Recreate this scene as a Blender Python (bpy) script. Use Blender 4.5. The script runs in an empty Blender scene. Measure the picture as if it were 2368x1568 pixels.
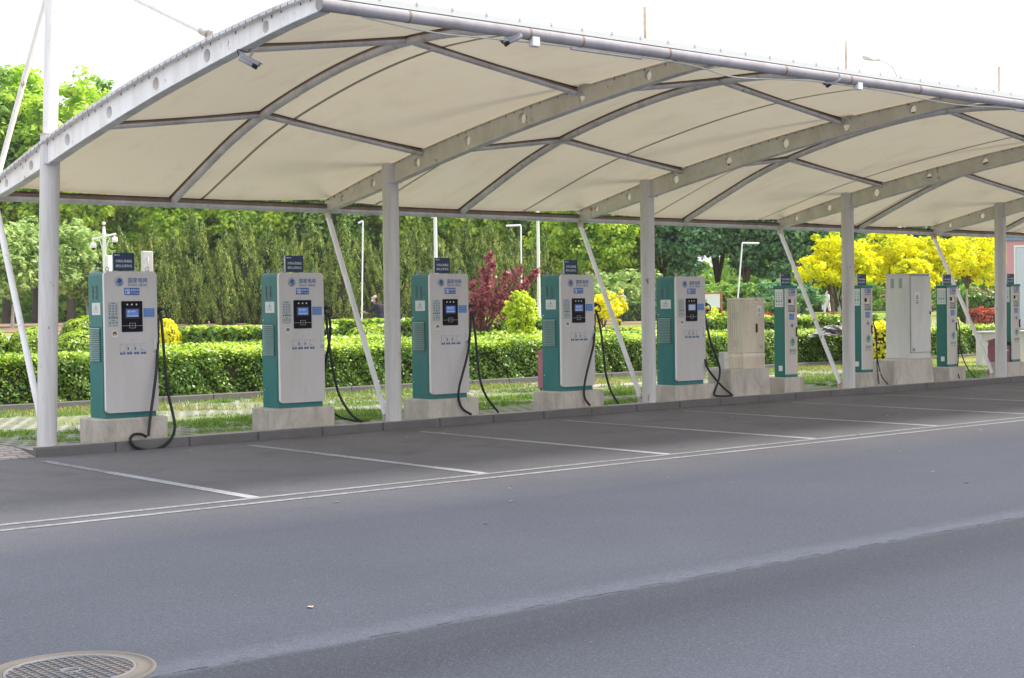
import bpy, math, random
import numpy as np
from mathutils import Vector, Matrix
random.seed(7); rng = np.random.default_rng(11)
PI = math.pi
scene = bpy.context.scene
COL = scene.collection

# ------------------------------------------------------------------ camera
CAM = dict(cx=-7.1954, cy=-17.1093, cz=1.564, yaw=0.6993, pitch=-0.0206, roll=-0.0134, f=3441.98)
PW, PH = 2367.0, 1568.0
C0 = Vector((CAM['cx'], CAM['cy'], CAM['cz']))
_f = Vector((math.sin(CAM['yaw'])*math.cos(CAM['pitch']), math.cos(CAM['yaw'])*math.cos(CAM['pitch']), math.sin(CAM['pitch'])))
_r = Vector((math.cos(CAM['yaw']), -math.sin(CAM['yaw']), 0)); _u = _r.cross(_f)
_c, _s = math.cos(CAM['roll']), math.sin(CAM['roll'])
CR = _c*_r + _s*_u; CU = -_s*_r + _c*_u; CF = _f
def ray(x, y): return CF + CR*((x-PW/2)/CAM['f']) - CU*((y-PH/2)/CAM['f'])
def at(x, y, X=None, Y=None, Z=None, d=None):
    """a point of the place seen at pixel (x, y) of the survey picture, on a known plane"""
    q = ray(x, y)
    if d is not None: t = d
    elif X is not None: t = (X-C0.x)/q.x
    elif Y is not None: t = (Y-C0.y)/q.y
    else: t = (Z-C0.z)/q.z
    return C0 + q*t
def sstep(a, b, t):
    t = min(1, max(0, (t-a)/(b-a))); return t*t*(3-2*t)
E1 = Vector((math.cos(CAM['yaw']), -math.sin(CAM['yaw']), 0)); E2 = Vector((math.sin(CAM['yaw']), math.cos(CAM['yaw']), 0))
def Tz(X, Y):                                    # gentle rise of the park ground
    d = (X-C0.x)*E2.x + (Y-C0.y)*E2.y
    return -0.04 + 0.9*sstep(33, 90, d)
def park(x, d):                                  # ground point of the park in column x, d metres out
    q = ray(x, 715); p = C0 + q*d
    return Vector((p.x, p.y, Tz(p.x, p.y)))
def hpx(px, d): return px/CAM['f']*d

cam = bpy.data.cameras.new('camera'); camo = bpy.data.objects.new('camera', cam); COL.objects.link(camo)
camo.matrix_world = Matrix(((CR.x, CU.x, -CF.x, C0.x), (CR.y, CU.y, -CF.y, C0.y), (CR.z, CU.z, -CF.z, C0.z), (0,0,0,1)))
cam.sensor_width = 36; cam.lens = 36*CAM['f']/PW; cam.clip_end = 5000; cam.clip_start = .1
scene.camera = camo

# ------------------------------------------------------------------ materials
MATS = {}
def newmat(name):
    m = bpy.data.materials.new(name); m.use_nodes = True; MATS[name] = m
    nt = m.node_tree; nt.nodes.clear()
    out = nt.nodes.new('ShaderNodeOutputMaterial')
    return m, nt, out
def N(nt, t, **kw):
    n = nt.nodes.new(t)
    for k, v in kw.items():
        if k in n.inputs: n.inputs[k].default_value = v
        else: setattr(n, k, v)
    return n
def c4(c): return (c[0], c[1], c[2], 1)
def mixc(nt, fac, a, b):
    n = nt.nodes.new('ShaderNodeMix'); n.data_type = 'RGBA'
    if hasattr(fac, 'links') or hasattr(fac, 'is_linked'): nt.links.new(fac, n.inputs[0])
    else: n.inputs[0].default_value = fac
    for v, i in ((a, 6), (b, 7)):
        if hasattr(v, 'is_linked'): nt.links.new(v, n.inputs[i])
        else: n.inputs[i].default_value = c4(v)
    return n.outputs[2]
def noise(nt, scale, detail=4, rough=.55, vec=None, dist=0):
    n = N(nt, 'ShaderNodeTexNoise', Scale=scale, Detail=detail, Roughness=rough, Distortion=dist)
    if vec is not None: nt.links.new(vec, n.inputs['Vector'])
    return n.outputs['Fac']
def ramp(nt, fac, stops):
    r = nt.nodes.new('ShaderNodeValToRGB'); e = r.color_ramp.elements
    while len(e) < len(stops): e.new(.5)
    for i, (p, c) in enumerate(stops):
        e[i].position = p; e[i].color = c4(c) if not isinstance(c, (int, float)) else (c, c, c, 1)
    nt.links.new(fac, r.inputs[0]); return r.outputs['Color']
def coords(nt, kind='Object', scale=(1,1,1)):
    t = nt.nodes.new('ShaderNodeTexCoord')
    if scale == (1,1,1): return t.outputs[kind]
    m = nt.nodes.new('ShaderNodeMapping'); m.inputs['Scale'].default_value = scale
    nt.links.new(t.outputs[kind], m.inputs['Vector']); return m.outputs[0]
def paint(name, col, rough=.5, dirt=(.30,.26,.2), amount=.35, scale=3, stretch=.25, rust=0, metallic=0, bump=0, spec=.4):
    """painted surface with dirt streaks (stretched in z), optional rust spots"""
    m, nt, out = newmat(name)
    oi = nt.nodes.new('ShaderNodeObjectInfo'); lc = nt.nodes.new('ShaderNodeVectorMath'); lc.operation = 'ADD'
    sc_ = nt.nodes.new('ShaderNodeVectorMath'); sc_.operation = 'SCALE'; sc_.inputs['Scale'].default_value = 37.0
    nt.links.new(oi.outputs['Location'], sc_.inputs[0]); nt.links.new(coords(nt, 'Object', (1, 1, stretch)), lc.inputs[0]); nt.links.new(sc_.outputs[0], lc.inputs[1])
    v = lc.outputs[0]
    f = noise(nt, scale, 6, .65, v, .4)
    fr = ramp(nt, f, [(.42, 0), (.75, amount)])
    col_ = mixc(nt, fr, col, dirt)
    f3 = noise(nt, scale*7, 3, .6, v)
    col_ = mixc(nt, ramp(nt, f3, [(.45, 0), (.8, amount*.4)]), col_, dirt)
    if rust:
        f2 = noise(nt, 5.5, 5, .7, coords(nt, 'Object', (1, 1, .6)), .3)
        col_ = mixc(nt, ramp(nt, f2, [(.64-.05*rust, 0), (.70, .9)]), col_, (.28, .13, .05))
    b = N(nt, 'ShaderNodeBsdfPrincipled', Roughness=rough, Metallic=metallic)
    b.inputs['Specular IOR Level'].default_value = spec
    nt.links.new(col_, b.inputs['Base Color'])
    if bump:
        bp = N(nt, 'ShaderNodeBump', Strength=bump, Distance=.01)
        nt.links.new(noise(nt, 60, 4), bp.inputs['Height']); nt.links.new(bp.outputs[0], b.inputs['Normal'])
    nt.links.new(b.outputs[0], out.inputs[0]); return m
def plain(name, col, rough=.5, spec=.4, emit=None, metallic=0):
    m, nt, out = newmat(name)
    b = N(nt, 'ShaderNodeBsdfPrincipled', Roughness=rough, Metallic=metallic)
    b.inputs['Specular IOR Level'].default_value = spec
    f = noise(nt, 25, 3)
    nt.links.new(mixc(nt, f, [c*.88 for c in col], [min(1, c*1.1) for c in col]), b.inputs['Base Color'])
    if emit: b.inputs['Emission Color'].default_value = c4(emit[0]); b.inputs['Emission Strength'].default_value = emit[1]
    nt.links.new(b.outputs[0], out.inputs[0]); return m
def leafmat(name, dark, mid, light, trans=.35, gloss=.06, big=.35, bigscale=.9, rough=.35):
    m, nt, out = newmat(name)
    g = nt.nodes.new('ShaderNodeNewGeometry')
    c = ramp(nt, g.outputs['Random Per Island'], [(0, dark), (.5, mid), (1, light)])
    f = noise(nt, bigscale, 3, .6, coords(nt))
    c = mixc(nt, ramp(nt, f, [(.4, 0), (.62, big)]), c, light)
    d = nt.nodes.new('ShaderNodeBsdfDiffuse'); t = nt.nodes.new('ShaderNodeBsdfTranslucent')
    nt.links.new(c, d.inputs[0])
    hs = N(nt, 'ShaderNodeHueSaturation', Saturation=1.1, Value=1.25, Hue=.49); nt.links.new(c, hs.inputs['Color'])
    nt.links.new(hs.outputs[0], t.inputs[0])
    mx = N(nt, 'ShaderNodeMixShader'); mx.inputs[0].default_value = trans
    nt.links.new(d.outputs[0], mx.inputs[1]); nt.links.new(t.outputs[0], mx.inputs[2])
    gl = N(nt, 'ShaderNodeBsdfGlossy', Roughness=rough)
    m2 = N(nt, 'ShaderNodeMixShader'); m2.inputs[0].default_value = gloss
    nt.links.new(mx.outputs[0], m2.inputs[1]); nt.links.new(gl.outputs[0], m2.inputs[2])
    nt.links.new(m2.outputs[0], out.inputs[0]); return m

paint('steel_white', (.90,.89,.91), .5, (.45,.38,.32), .4, 4, .12, rust=.25)
paint('steel_frame', (.70,.71,.75), .5, (.25,.19,.15), .5, 3, .5, rust=.15)
paint('steel_beam', (.68,.65,.58), .55, (.34,.30,.22), .45, 3, .6, rust=.15)
paint('post_white', (.66,.645,.63), .5, (.25,.21,.18), .5, 5, .07, rust=.1)
paint('tube_grey', (.42,.40,.43), .75, (.2,.17,.15), .5, 3, .5, spec=.15)  # front tube darkened in the paint to stand for missing sun
paint('rusty_pipe', (.62,.58,.53), .7, (.30,.14,.06), .9, 6, .3, rust=1)
paint('galvanised', (.55,.56,.58), .4, (.35,.34,.32), .4, 5, 1, metallic=.3)
paint('teal', (.008,.165,.165), .42, (.12,.22,.2), .35, 3, .3)
paint('teal_dark', (.012,.16,.15), .45, (.1,.15,.13), .3)
paint('door_grey', (.57,.545,.53), .45, (.42,.37,.33), .35, 4, .3)
paint('door_edge', (.8,.8,.78), .4, (.5,.5,.5), .2)
paint('green_body', (.012,.17,.14), .45, (.08,.15,.12), .3)
paint('cream', (.60,.55,.48), .45, (.45,.38,.3), .35, 4, .3)
paint('beige', (.82,.74,.60), .6, (.42,.32,.22), .5, 3, .2)
paint('cabinet_grey', (.64,.63,.59), .5, (.33,.3,.27), .4, 3, .2)
paint('concrete', (.58,.53,.47), .9, (.26,.21,.17), .7, 4, .35, bump=.4, spec=.2)
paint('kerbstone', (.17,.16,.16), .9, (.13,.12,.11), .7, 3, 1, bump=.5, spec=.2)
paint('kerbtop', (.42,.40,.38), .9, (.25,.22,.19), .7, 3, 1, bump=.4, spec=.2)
paint('wall_white', (.66,.65,.62), .85, (.4,.37,.32), .6, 1.5, .4)
paint('pink_paint', (.62,.30,.33), .6, (.45,.3,.3), .4, 2, .4)
paint('bin_pink', (.36,.12,.17), .6, (.2,.1,.1), .6, 6, .4, rust=.3)
plain('beige_dark', (.42,.32,.24), .6)
plain('label_teal', (.25,.5,.5), .5)
paint('louvre_teal', (.22,.36,.34), .5, (.2,.25,.22), .4)
paint('dark_core', (.035,.04,.015), .95, (.05,.035,.02), .7, 9, .5)  # dark hull inside foliage; paints the shade seen between leaves
plain('tarp_dark', (.03,.03,.035), .6)
plain('cabin_door', (.56,.60,.66), .5)
plain('stain_brown', (.20,.13,.095), .9)
paint('stained_steel', (.30,.22,.18), .8, (.14,.09,.07), .7, 3, .5)
plain('leaf_pale_print', (.3,.45,.4), .6)
plain('white_paint', (.78,.78,.77), .45)
plain('blue_roof', (.12,.32,.58), .5)
plain('navy', (.006,.03,.085), .45)
plain('sign_blue', (.02,.09,.36), .4)
plain('label_blue', (.02,.16,.46), .4)
plain('logo_blue', (.012,.10,.27), .4)
plain('logo_green', (.01,.26,.19), .4)
plain('letter_white', (.62,.64,.68), .5)
plain('sticker', (.42,.46,.45), .5)
plain('sticker_white', (.7,.73,.72), .5)
plain('ink', (.05,.06,.07), .6)
plain('ink_soft', (.22,.26,.28), .6)
plain('black_gloss', (.006,.007,.012), .5, .12)
plain('black_rubber', (.014,.014,.018), .45, .4)
plain('black_plastic', (.018,.018,.024), .4)
plain('hole_dark', (.02,.02,.02), .8)
plain('screen', (.06,.15,.42), .3, .4, emit=((.14,.30,.80), .20))
plain('screen_pale', (.35,.38,.5), .3, .5, emit=((.35,.45,.8), .12))
plain('screen_off', (.28,.30,.30), .25)
plain('lamp_white', (.7,.7,.66), .3)
plain('lamp_red', (.5,.02,.03), .3); plain('lamp_green', (.02,.28,.08), .3); plain('lamp_orange', (.6,.22,.03), .3)
plain('gold', (.32,.27,.10), .5)
plain('yellow_warn', (.75,.62,.05), .5)
plain('red_ink', (.5,.1,.12), .6)
plain('metal_handle', (.6,.6,.62), .3, metallic=.5)
plain('red_wood', (.52,.13,.08), .6)
plain('skin', (.5,.28,.19), .6); plain('dark_cloth', (.02,.022,.035), .8); plain('maroon_cloth', (.12,.06,.08), .8)
plain('white_cloth', (.7,.7,.72), .8); plain('grey_cloth', (.42,.42,.44), .8); plain('hair', (.03,.015,.01), .6); plain('cap_cloth', (.55,.42,.36), .8)
plain('mask_cloth', (.62,.7,.8), .7)
plain('vest_navy', (.03,.05,.1), .7)
paint('bark', (.12,.09,.07), .95, (.05,.04,.03), .7, 8, .2)
paint('bark_lime', (.5,.47,.43), .95, (.25,.2,.17), .7, 8, .2)
paint('iron', (.085,.09,.105), .6, (.2,.16,.12), .6, 9, 1, spec=.4)
paint('iron_bar', (.11,.12,.145), .6, (.25,.2,.16), .5, 9, 1)
plain('camera_grey', (.36,.36,.38), .4)
paint('iron_rim', (.10,.095,.09), .8, (.14,.115,.095), .8, 7, 1)
paint('stone', (.22,.21,.21), .9, (.12,.11,.1), .7, 4, 1)
paint('tarp', (.40,.38,.35), .7, (.05,.05,.055), 1, 2.2, .5)

# membrane: diffuse + translucent textile with faint staining along the lines of steel
m, nt, out = newmat('membrane')
f = noise(nt, .5, 5, .6, coords(nt)); f2 = noise(nt, 2.2, 6, .65, coords(nt, 'Object', (1, .35, 1)), .5)
c = mixc(nt, f, (.80,.715,.54), (.85,.78,.63))
c = mixc(nt, ramp(nt, f2, [(.5, 0), (.75, .30)]), c, (.5,.42,.32))
d = nt.nodes.new('ShaderNodeBsdfDiffuse'); t = nt.nodes.new('ShaderNodeBsdfTranslucent')
nt.links.new(c, d.inputs[0]); nt.links.new(c, t.inputs[0])
mx = N(nt, 'ShaderNodeMixShader'); mx.inputs[0].default_value = .13
nt.links.new(d.outputs[0], mx.inputs[1]); nt.links.new(t.outputs[0], mx.inputs[2]); nt.links.new(mx.outputs[0], out.inputs[0])
plain('seam_cloth', (.54,.47,.36), .8)
plain('membrane_edge', (.66,.68,.66), .7)

# asphalt: one sheet, road, lot and old paving told apart by position (world metres)
def asphalt(name, base_only=None):
    m, nt, out = newmat(name)
    g = nt.nodes.new('ShaderNodeNewGeometry'); P = g.outputs['Position']
    sx = nt.nodes.new('ShaderNodeSeparateXYZ'); nt.links.new(P, sx.inputs[0])
    y = sx.outputs['Y']
    wob = N(nt, 'ShaderNodeMath', operation='MULTIPLY_ADD'); nt.links.new(noise(nt, .9, 6, .7, P), wob.inputs[0]); wob.inputs[1].default_value = .10
    nt.links.new(y, wob.inputs[2]); yw = wob.outputs[0]
    def mr(v, a, b):
        n = N(nt, 'ShaderNodeMapRange'); nt.links.new(v, n.inputs[0]); n.inputs[1].default_value = a; n.inputs[2].default_value = b; return n.outputs[0]
    fine = noise(nt, 75, 4, .8, P); mid = noise(nt, 9, 5, .6, P); bigf = noise(nt, .33, 4, .6, P)
    st = nt.nodes.new('ShaderNodeMapping'); st.inputs['Scale'].default_value = (.12, 1.6, 1); nt.links.new(P, st.inputs[0])
    streak = noise(nt, .8, 5, .6, st.outputs[0])
    road = mixc(nt, ramp(nt, bigf, [(.3, 0), (.7, 1)]), (.046,.053,.075), (.058,.066,.092))
    road = mixc(nt, ramp(nt, streak, [(.45, 0), (.75, .4)]), road, (.041,.047,.066))
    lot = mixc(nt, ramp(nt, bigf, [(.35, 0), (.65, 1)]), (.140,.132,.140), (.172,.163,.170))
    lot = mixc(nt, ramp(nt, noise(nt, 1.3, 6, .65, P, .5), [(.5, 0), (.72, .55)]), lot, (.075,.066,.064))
    dk = mixc(nt, ramp(nt, streak, [(.35, 0), (.7, 1)]), (.027,.032,.047), (.036,.042,.060))
    old = mixc(nt, mr(yw, -11.4, -12.6), dk, (.056,.065,.092))
    col = mixc(nt, mr(yw, -7.2, -3.2), road, lot)  # dusty brown lot tone; its paleness and wide fade balance the canopy shade
    lip = N(nt, 'ShaderNodeMath', operation='MULTIPLY'); nt.links.new(mr(yw, -10.81, -10.75), lip.inputs[0]); nt.links.new(mr(yw, -10.45, -10.66), lip.inputs[1])
    # join between old and new paving: worn pale lip
    col = mixc(nt, mr(yw, -10.76, -10.84), col, old)
    lp = N(nt, 'ShaderNodeMath', operation='MULTIPLY'); nt.links.new(lip.outputs[0], lp.inputs[0]); nt.links.new(ramp(nt, mid, [(.3, .35), (.65, .85)]), lp.inputs[1])
    col = mixc(nt, lp.outputs[0], col, (.082,.093,.127))
    # second faint pale band further out
    lp2 = N(nt, 'ShaderNodeMath', operation='MULTIPLY'); nt.links.new(mr(yw, -11.9, -11.75), lp2.inputs[0]); nt.links.new(mr(yw, -11.45, -11.6), lp2.inputs[1])
    lp3 = N(nt, 'ShaderNodeMath', operation='MULTIPLY'); nt.links.new(lp2.outputs[0], lp3.inputs[0]); lp3.inputs[1].default_value = .0
    col = mixc(nt, lp3.outputs[0], col, (.2,.2,.215))
    # aggregate
    col = mixc(nt, ramp(nt, fine, [(.32, .6), (.5, 0)]), col, (.016,.017,.021))
    col = mixc(nt, ramp(nt, fine, [(.53, 0), (.76, .5)]), col, (.19,.20,.235))
    vo = N(nt, 'ShaderNodeTexVoronoi', Scale=7.0); nt.links.new(P, vo.inputs['Vector'])
    col = mixc(nt, ramp(nt, vo.outputs['Distance'], [(.0, .8), (.035, 0)]), col, (.5,.5,.5))
    b = N(nt, 'ShaderNodeBsdfPrincipled', Roughness=.85); b.inputs['Specular IOR Level'].default_value = .3
    nt.links.new(col, b.inputs['Base Color'])
    bp = N(nt, 'ShaderNodeBump', Strength=.6, Distance=.006); nt.links.new(fine, bp.inputs['Height']); nt.links.new(bp.outputs[0], b.inputs['Normal'])
    nt.links.new(b.outputs[0], out.inputs[0]); return m
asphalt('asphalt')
def wornpaint(name, lo, hi):
    m, nt, out = newmat(name)
    P = nt.nodes.new('ShaderNodeNewGeometry').outputs['Position']
    f = noise(nt, 22, 6, .75, P); f2 = noise(nt, 1.1, 3, .6, P)
    a = N(nt, 'ShaderNodeMath', operation='MULTIPLY_ADD'); nt.links.new(f2, a.inputs[0]); a.inputs[1].default_value = .35; nt.links.new(f, a.inputs[2])
    col = mixc(nt, ramp(nt, a.outputs[0], [(lo, 0), (hi, 1)]), (.11,.11,.12), ((.36,.37,.40) if name != 'line_paint' else (.25,.26,.29)))
    b = N(nt, 'ShaderNodeBsdfPrincipled', Roughness=.8); nt.links.new(col, b.inputs['Base Color']); nt.links.new(b.outputs[0], out.inputs[0])
wornpaint('line_paint', .50, .78); wornpaint('line_faint', .50, .82); wornpaint('bay_paint', .42, .72)  # bay paint kept paler to offset canopy shade, sunlit edge lines darker

def groundmat(name, a, b_, c_, s1=.6, s2=14, bump=.3):
    m, nt, out = newmat(name)
    P = nt.nodes.new('ShaderNodeNewGeometry').outputs['Position']
    col = mixc(nt, ramp(nt, noise(nt, s1, 6, .65, P), [(.38, 0), (.62, 1)]), a, b_)
    col = mixc(nt, ramp(nt, noise(nt, s2, 5, .7, P), [(.45, 0), (.7, .7)]), col, c_)
    b = N(nt, 'ShaderNodeBsdfPrincipled', Roughness=.95); b.inputs['Specular IOR Level'].default_value = .1
    nt.links.new(col, b.inputs['Base Color'])
    bp = N(nt, 'ShaderNodeBump', Strength=bump, Distance=.03); nt.links.new(noise(nt, s2*2, 4, .6, P), bp.inputs['Height']); nt.links.new(bp.outputs[0], b.inputs['Normal'])
    nt.links.new(b.outputs[0], out.inputs[0])
groundmat('lawn', (.17,.22,.05), (.26,.27,.08), (.30,.25,.12), .12, 3)
groundmat('soil', (.22,.15,.10), (.30,.22,.15), (.14,.10,.07), .5, 6)
groundmat('path', (.42,.37,.33), (.46,.42,.38), (.35,.31,.28), .3, 5, .1)
groundmat('far_asphalt', (.27,.27,.29), (.31,.31,.32), (.24,.24,.25), .3, 9, .1)
groundmat('light_paving', (.32,.30,.27), (.38,.35,.32), (.24,.22,.19), 1, 8)
# grass-grid pavers: pale concrete lattice with green cells
m, nt, out = newmat('grass_paver')
P = nt.nodes.new('ShaderNodeNewGeometry').outputs['Position']
br = N(nt, 'ShaderNodeTexBrick', Scale=1.0); br.inputs['Brick Width'].default_value = .26; br.inputs['Row Height'].default_value = .24
br.inputs['Mortar Size'].default_value = .05; br.inputs['Mortar Smooth'].default_value = .3
nt.links.new(P, br.inputs['Vector'])
cell = mixc(nt, noise(nt, 4, 4, .6, P), (.05,.09,.03), (.11,.11,.06))
con = mixc(nt, ramp(nt, noise(nt, 12, 5, .7, P), [(.35, 0), (.7, 1)]), (.33,.34,.30), (.23,.22,.18))
nt.links.new(cell, br.inputs['Color1']); nt.links.new(cell, br.inputs['Color2']); nt.links.new(con, br.inputs['Mortar'])
grown = ramp(nt, noise(nt, .55, 5, .7, P), [(.47, 0), (.58, .9)])
col = mixc(nt, grown, br.outputs['Color'], (.17,.20,.06))
b = N(nt, 'ShaderNodeBsdfPrincipled', Roughness=.95); nt.links.new(col, b.inputs['Base Color'])
bp = N(nt, 'ShaderNodeBump', Strength=.5, Distance=.02); nt.links.new(br.outputs['Fac'], bp.inputs['Height']); nt.links.new(bp.outputs[0], b.inputs['Normal'])
nt.links.new(b.outputs[0], out.inputs[0])
m, nt, out = newmat('brick_paving')
P = nt.nodes.new('ShaderNodeNewGeometry').outputs['Position']
br = N(nt, 'ShaderNodeTexBrick', Scale=1.0); br.inputs['Brick Width'].default_value = .22; br.inputs['Row Height'].default_value = .11
br.inputs['Mortar Size'].default_value = .012
nt.links.new(P, br.inputs['Vector'])
br.inputs['Color1'].default_value = (.36,.30,.28,1); br.inputs['Color2'].default_value = (.44,.38,.35,1); br.inputs['Mortar'].default_value = (.16,.14,.12,1)
col = mixc(nt, ramp(nt, noise(nt, 1.5, 5, .7, P), [(.45, 0), (.75, .5)]), br.outputs['Color'], (.25,.22,.19))
b = N(nt, 'ShaderNodeBsdfPrincipled', Roughness=.9); nt.links.new(col, b.inputs['Base Color']); nt.links.new(b.outputs[0], out.inputs[0])

leafmat('leaf_hedge', (.02,.07,.012), (.08,.20,.022), (.30,.44,.05), .4, .04, .25, 1.2)
leafmat('leaf_shoot_lit', (.22,.38,.03), (.40,.56,.05), (.62,.74,.10), .45, .05, .25, 1.2)  # lime shoots on hedges, painted sunlit tops on round shrubs
leafmat('leaf_hedge_dark', (.03,.085,.02), (.07,.16,.03), (.17,.28,.05), .35, .04, .25, 1.2)
leafmat('leaf_lime', (.26,.42,.03), (.48,.62,.05), (.74,.82,.10), .45, .04, .3, 1.5)
leafmat('leaf_yellow', (.42,.45,.015), (.74,.72,.02), (.92,.86,.04), .45, .03, .3, 1.5)
leafmat('leaf_gold', (.25,.37,.02), (.57,.63,.025), (.92,.87,.04), .5, .02, .6, 1.1)
leafmat('leaf_bright', (.10,.28,.03), (.32,.56,.06), (.66,.80,.14), .45, .02, .6, .35)
leafmat('leaf_pale', (.14,.28,.08), (.32,.48,.15), (.54,.64,.25), .4, .03, .4, .5)
leafmat('leaf_mid', (.06,.18,.04), (.18,.36,.07), (.38,.54,.12), .4, .02, .5, .35)
leafmat('leaf_blue', (.04,.13,.07), (.11,.26,.13), (.30,.50,.22), .35, .02, .6, .5)  # bluish leaf colour, with some distance haze put into it
leafmat('leaf_juniper', (.018,.065,.018), (.075,.18,.032), (.42,.48,.12), .28, .015, .6, 1.2)  # wide dark-to-yellow range stands in for sunlit tips and shaded gaps
leafmat('leaf_plum', (.07,.015,.03), (.26,.06,.09), (.60,.22,.22), .45, .04, .3, 2.5)
leafmat('leaf_red', (.25,.05,.04), (.42,.09,.07), (.52,.17,.1), .3, .03, .3, 1.5)
leafmat('petal_pink', (.75,.4,.4), (.8,.5,.48), (.85,.65,.6), .3, .03, .3, 1.5)
leafmat('grass_blade', (.12,.19,.04), (.28,.34,.09), (.48,.46,.20), .35, .02, .35, 1.2)

# ------------------------------------------------------------------ mesh builder
class MB:
    def __init__(s): s.v = []; s.f = []; s.m = []; s.names = []; s.smooth = []
    def mi(s, mat):
        if mat not in s.names: s.names.append(mat)
        return s.names.index(mat)
    def add(s, verts, faces, mat, smooth=False):
        b = len(s.v); s.v += [tuple(v) for v in verts]; i = s.mi(mat)
        for f in faces: s.f.append(tuple(b+k for k in f)); s.m.append(i); s.smooth.append(smooth)
        return s
    def box(s, x0, x1, y0, y1, z0, z1, mat, M=None):
        v = [Vector(p) for p in ((x0,y0,z0),(x1,y0,z0),(x1,y1,z0),(x0,y1,z0),(x0,y0,z1),(x1,y0,z1),(x1,y1,z1),(x0,y1,z1))]
        if M is not None: v = [M @ p for p in v]
        return s.add(v, [(0,3,2,1),(4,5,6,7),(0,1,5,4),(1,2,6,5),(2,3,7,6),(3,0,4,7)], mat)
    def bbox(s, x0, x1, y0, y1, z0, z1, mat, c=.006):      # chamfered box
        X = (x0,x1); Y = (y0,y1); Z = (z0,z1); V = []; idx = {}
        for i in (0,1):
            for j in (0,1):
                for k in (0,1):
                    sx = c if i == 0 else -c; sy = c if j == 0 else -c; sz = c if k == 0 else -c
                    for a, p in (('x', (X[i], Y[j]+sy, Z[k]+sz)), ('y', (X[i]+sx, Y[j], Z[k]+sz)), ('z', (X[i]+sx, Y[j]+sy, Z[k]))):
                        idx[i,j,k,a] = len(V); V.append(p)
        F = []
        q = lambda *k: F.append(tuple(idx[t] for t in k))
        for i in (0,1):
            o = [(i,0,0,'x'),(i,1,0,'x'),(i,1,1,'x'),(i,0,1,'x')]; q(*(o[::-1] if i == 0 else o))
            o = [(0,i,0,'y'),(1,i,0,'y'),(1,i,1,'y'),(0,i,1,'y')]; q(*(o if i == 0 else o[::-1]))
            o = [(0,0,i,'z'),(1,0,i,'z'),(1,1,i,'z'),(0,1,i,'z')]; q(*(o[::-1] if i == 0 else o))
        for i in (0,1):
            for j in (0,1):
                q((i,j,0,'x'),(i,j,1,'x'),(i,j,1,'y'),(i,j,0,'y'))
                q((i,0,j,'x'),(i,1,j,'x'),(i,1,j,'z'),(i,0,j,'z'))
                q((0,i,j,'y'),(1,i,j,'y'),(1,i,j,'z'),(0,i,j,'z'))
                for k in (0,1): q((i,j,k,'x'),(i,j,k,'y'),(i,j,k,'z')) if (i, j, k) else q((0,0,0,'x'),(0,0,0,'y'),(0,0,0,'z'))
        return s.add(V, F, mat)
    def tube(s, pts, r, mat, n=10, caps=True, smooth=True):
        pts = [Vector(p) for p in pts]; rr = r if isinstance(r, (list, tuple)) else [r]*len(pts)
        V = []; F = []; up = None
        for i, p in enumerate(pts):
            t = (pts[min(i+1, len(pts)-1)] - pts[max(i-1, 0)]).normalized()
            if up is None:
                up = Vector((0,0,1)) if abs(t.z) < .9 else Vector((1,0,0))
            a = (up - t*up.dot(t)).normalized(); b = t.cross(a); up = a
            for k in range(n):
                w = 2*PI*k/n; V.append(p + (a*math.cos(w) + b*math.sin(w))*rr[i])
        for i in range(len(pts)-1):
            for k in range(n):
                F.append((i*n+k, i*n+(k+1)%n, (i+1)*n+(k+1)%n, (i+1)*n+k))
        s.add(V, F, mat, smooth)
        if caps:
            s.add(V[:n], [tuple(range(n))[::-1]], mat); s.add(V[-n:], [tuple(range(n))], mat)
        return s
    def lathe(s, prof, mat, n=20, c=(0,0,0), smooth=True):
        V = []; F = []
        for r, z in prof:
            for k in range(n): w = 2*PI*k/n; V.append((c[0]+r*math.cos(w), c[1]+r*math.sin(w), c[2]+z))
        for i in range(len(prof)-1):
            for k in range(n): F.append((i*n+k, i*n+(k+1)%n, (i+1)*n+(k+1)%n, (i+1)*n+k))
        return s.add(V, F, mat, smooth)
    def rrect(s, x0, x1, z0, z1, y0, y1, r, mat, n=5, edge=None):   # rounded plate in the xz plane, y0 (front) .. y1 (back)
        P = []
        for cx, cz, a0 in ((x1-r, z1-r, 0), (x0+r, z1-r, PI/2), (x0+r, z0+r, PI), (x1-r, z0+r, 1.5*PI)):
            for k in range(n+1): w = a0+PI/2*k/n; P.append((cx+r*math.cos(w), cz+r*math.sin(w)))
        L = len(P)
        V = [(x, y0, z) for x, z in P]; s.add(V, [tuple(range(L))[::-1]][::-1], mat)
        s.f[-1] = s.f[-1][::-1]
        V2 = V + [(x, y1, z) for x, z in P]
        s.add(V2, [(k, (k+1)%L, L+(k+1)%L, L+k)[::-1] for k in range(L)], edge or mat)
        s.add(V2[L:], [tuple(range(L))[::-1]], edge or mat)
        s.f[-1] = s.f[-1][::-1]
        return s
    def disc(s, cx, cz, r, y, mat, n=24, rz=None, ri=None, t=.002):  # flat disc or ring facing -y
        rz = rz or r; V = []
        if ri is None:
            V = [(cx+r*math.cos(2*PI*k/n), y, cz+rz*math.sin(2*PI*k/n)) for k in range(n)]
            return s.add(V, [tuple(range(n))], mat)
        k2 = ri/r
        V = [(cx+r*q*math.cos(2*PI*k/n), y, cz+rz*q*math.sin(2*PI*k/n)) for q in (1, k2) for k in range(n)]
        return s.add(V, [(k, (k+1)%n, n+(k+1)%n, n+k) for k in range(n)], mat)
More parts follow.
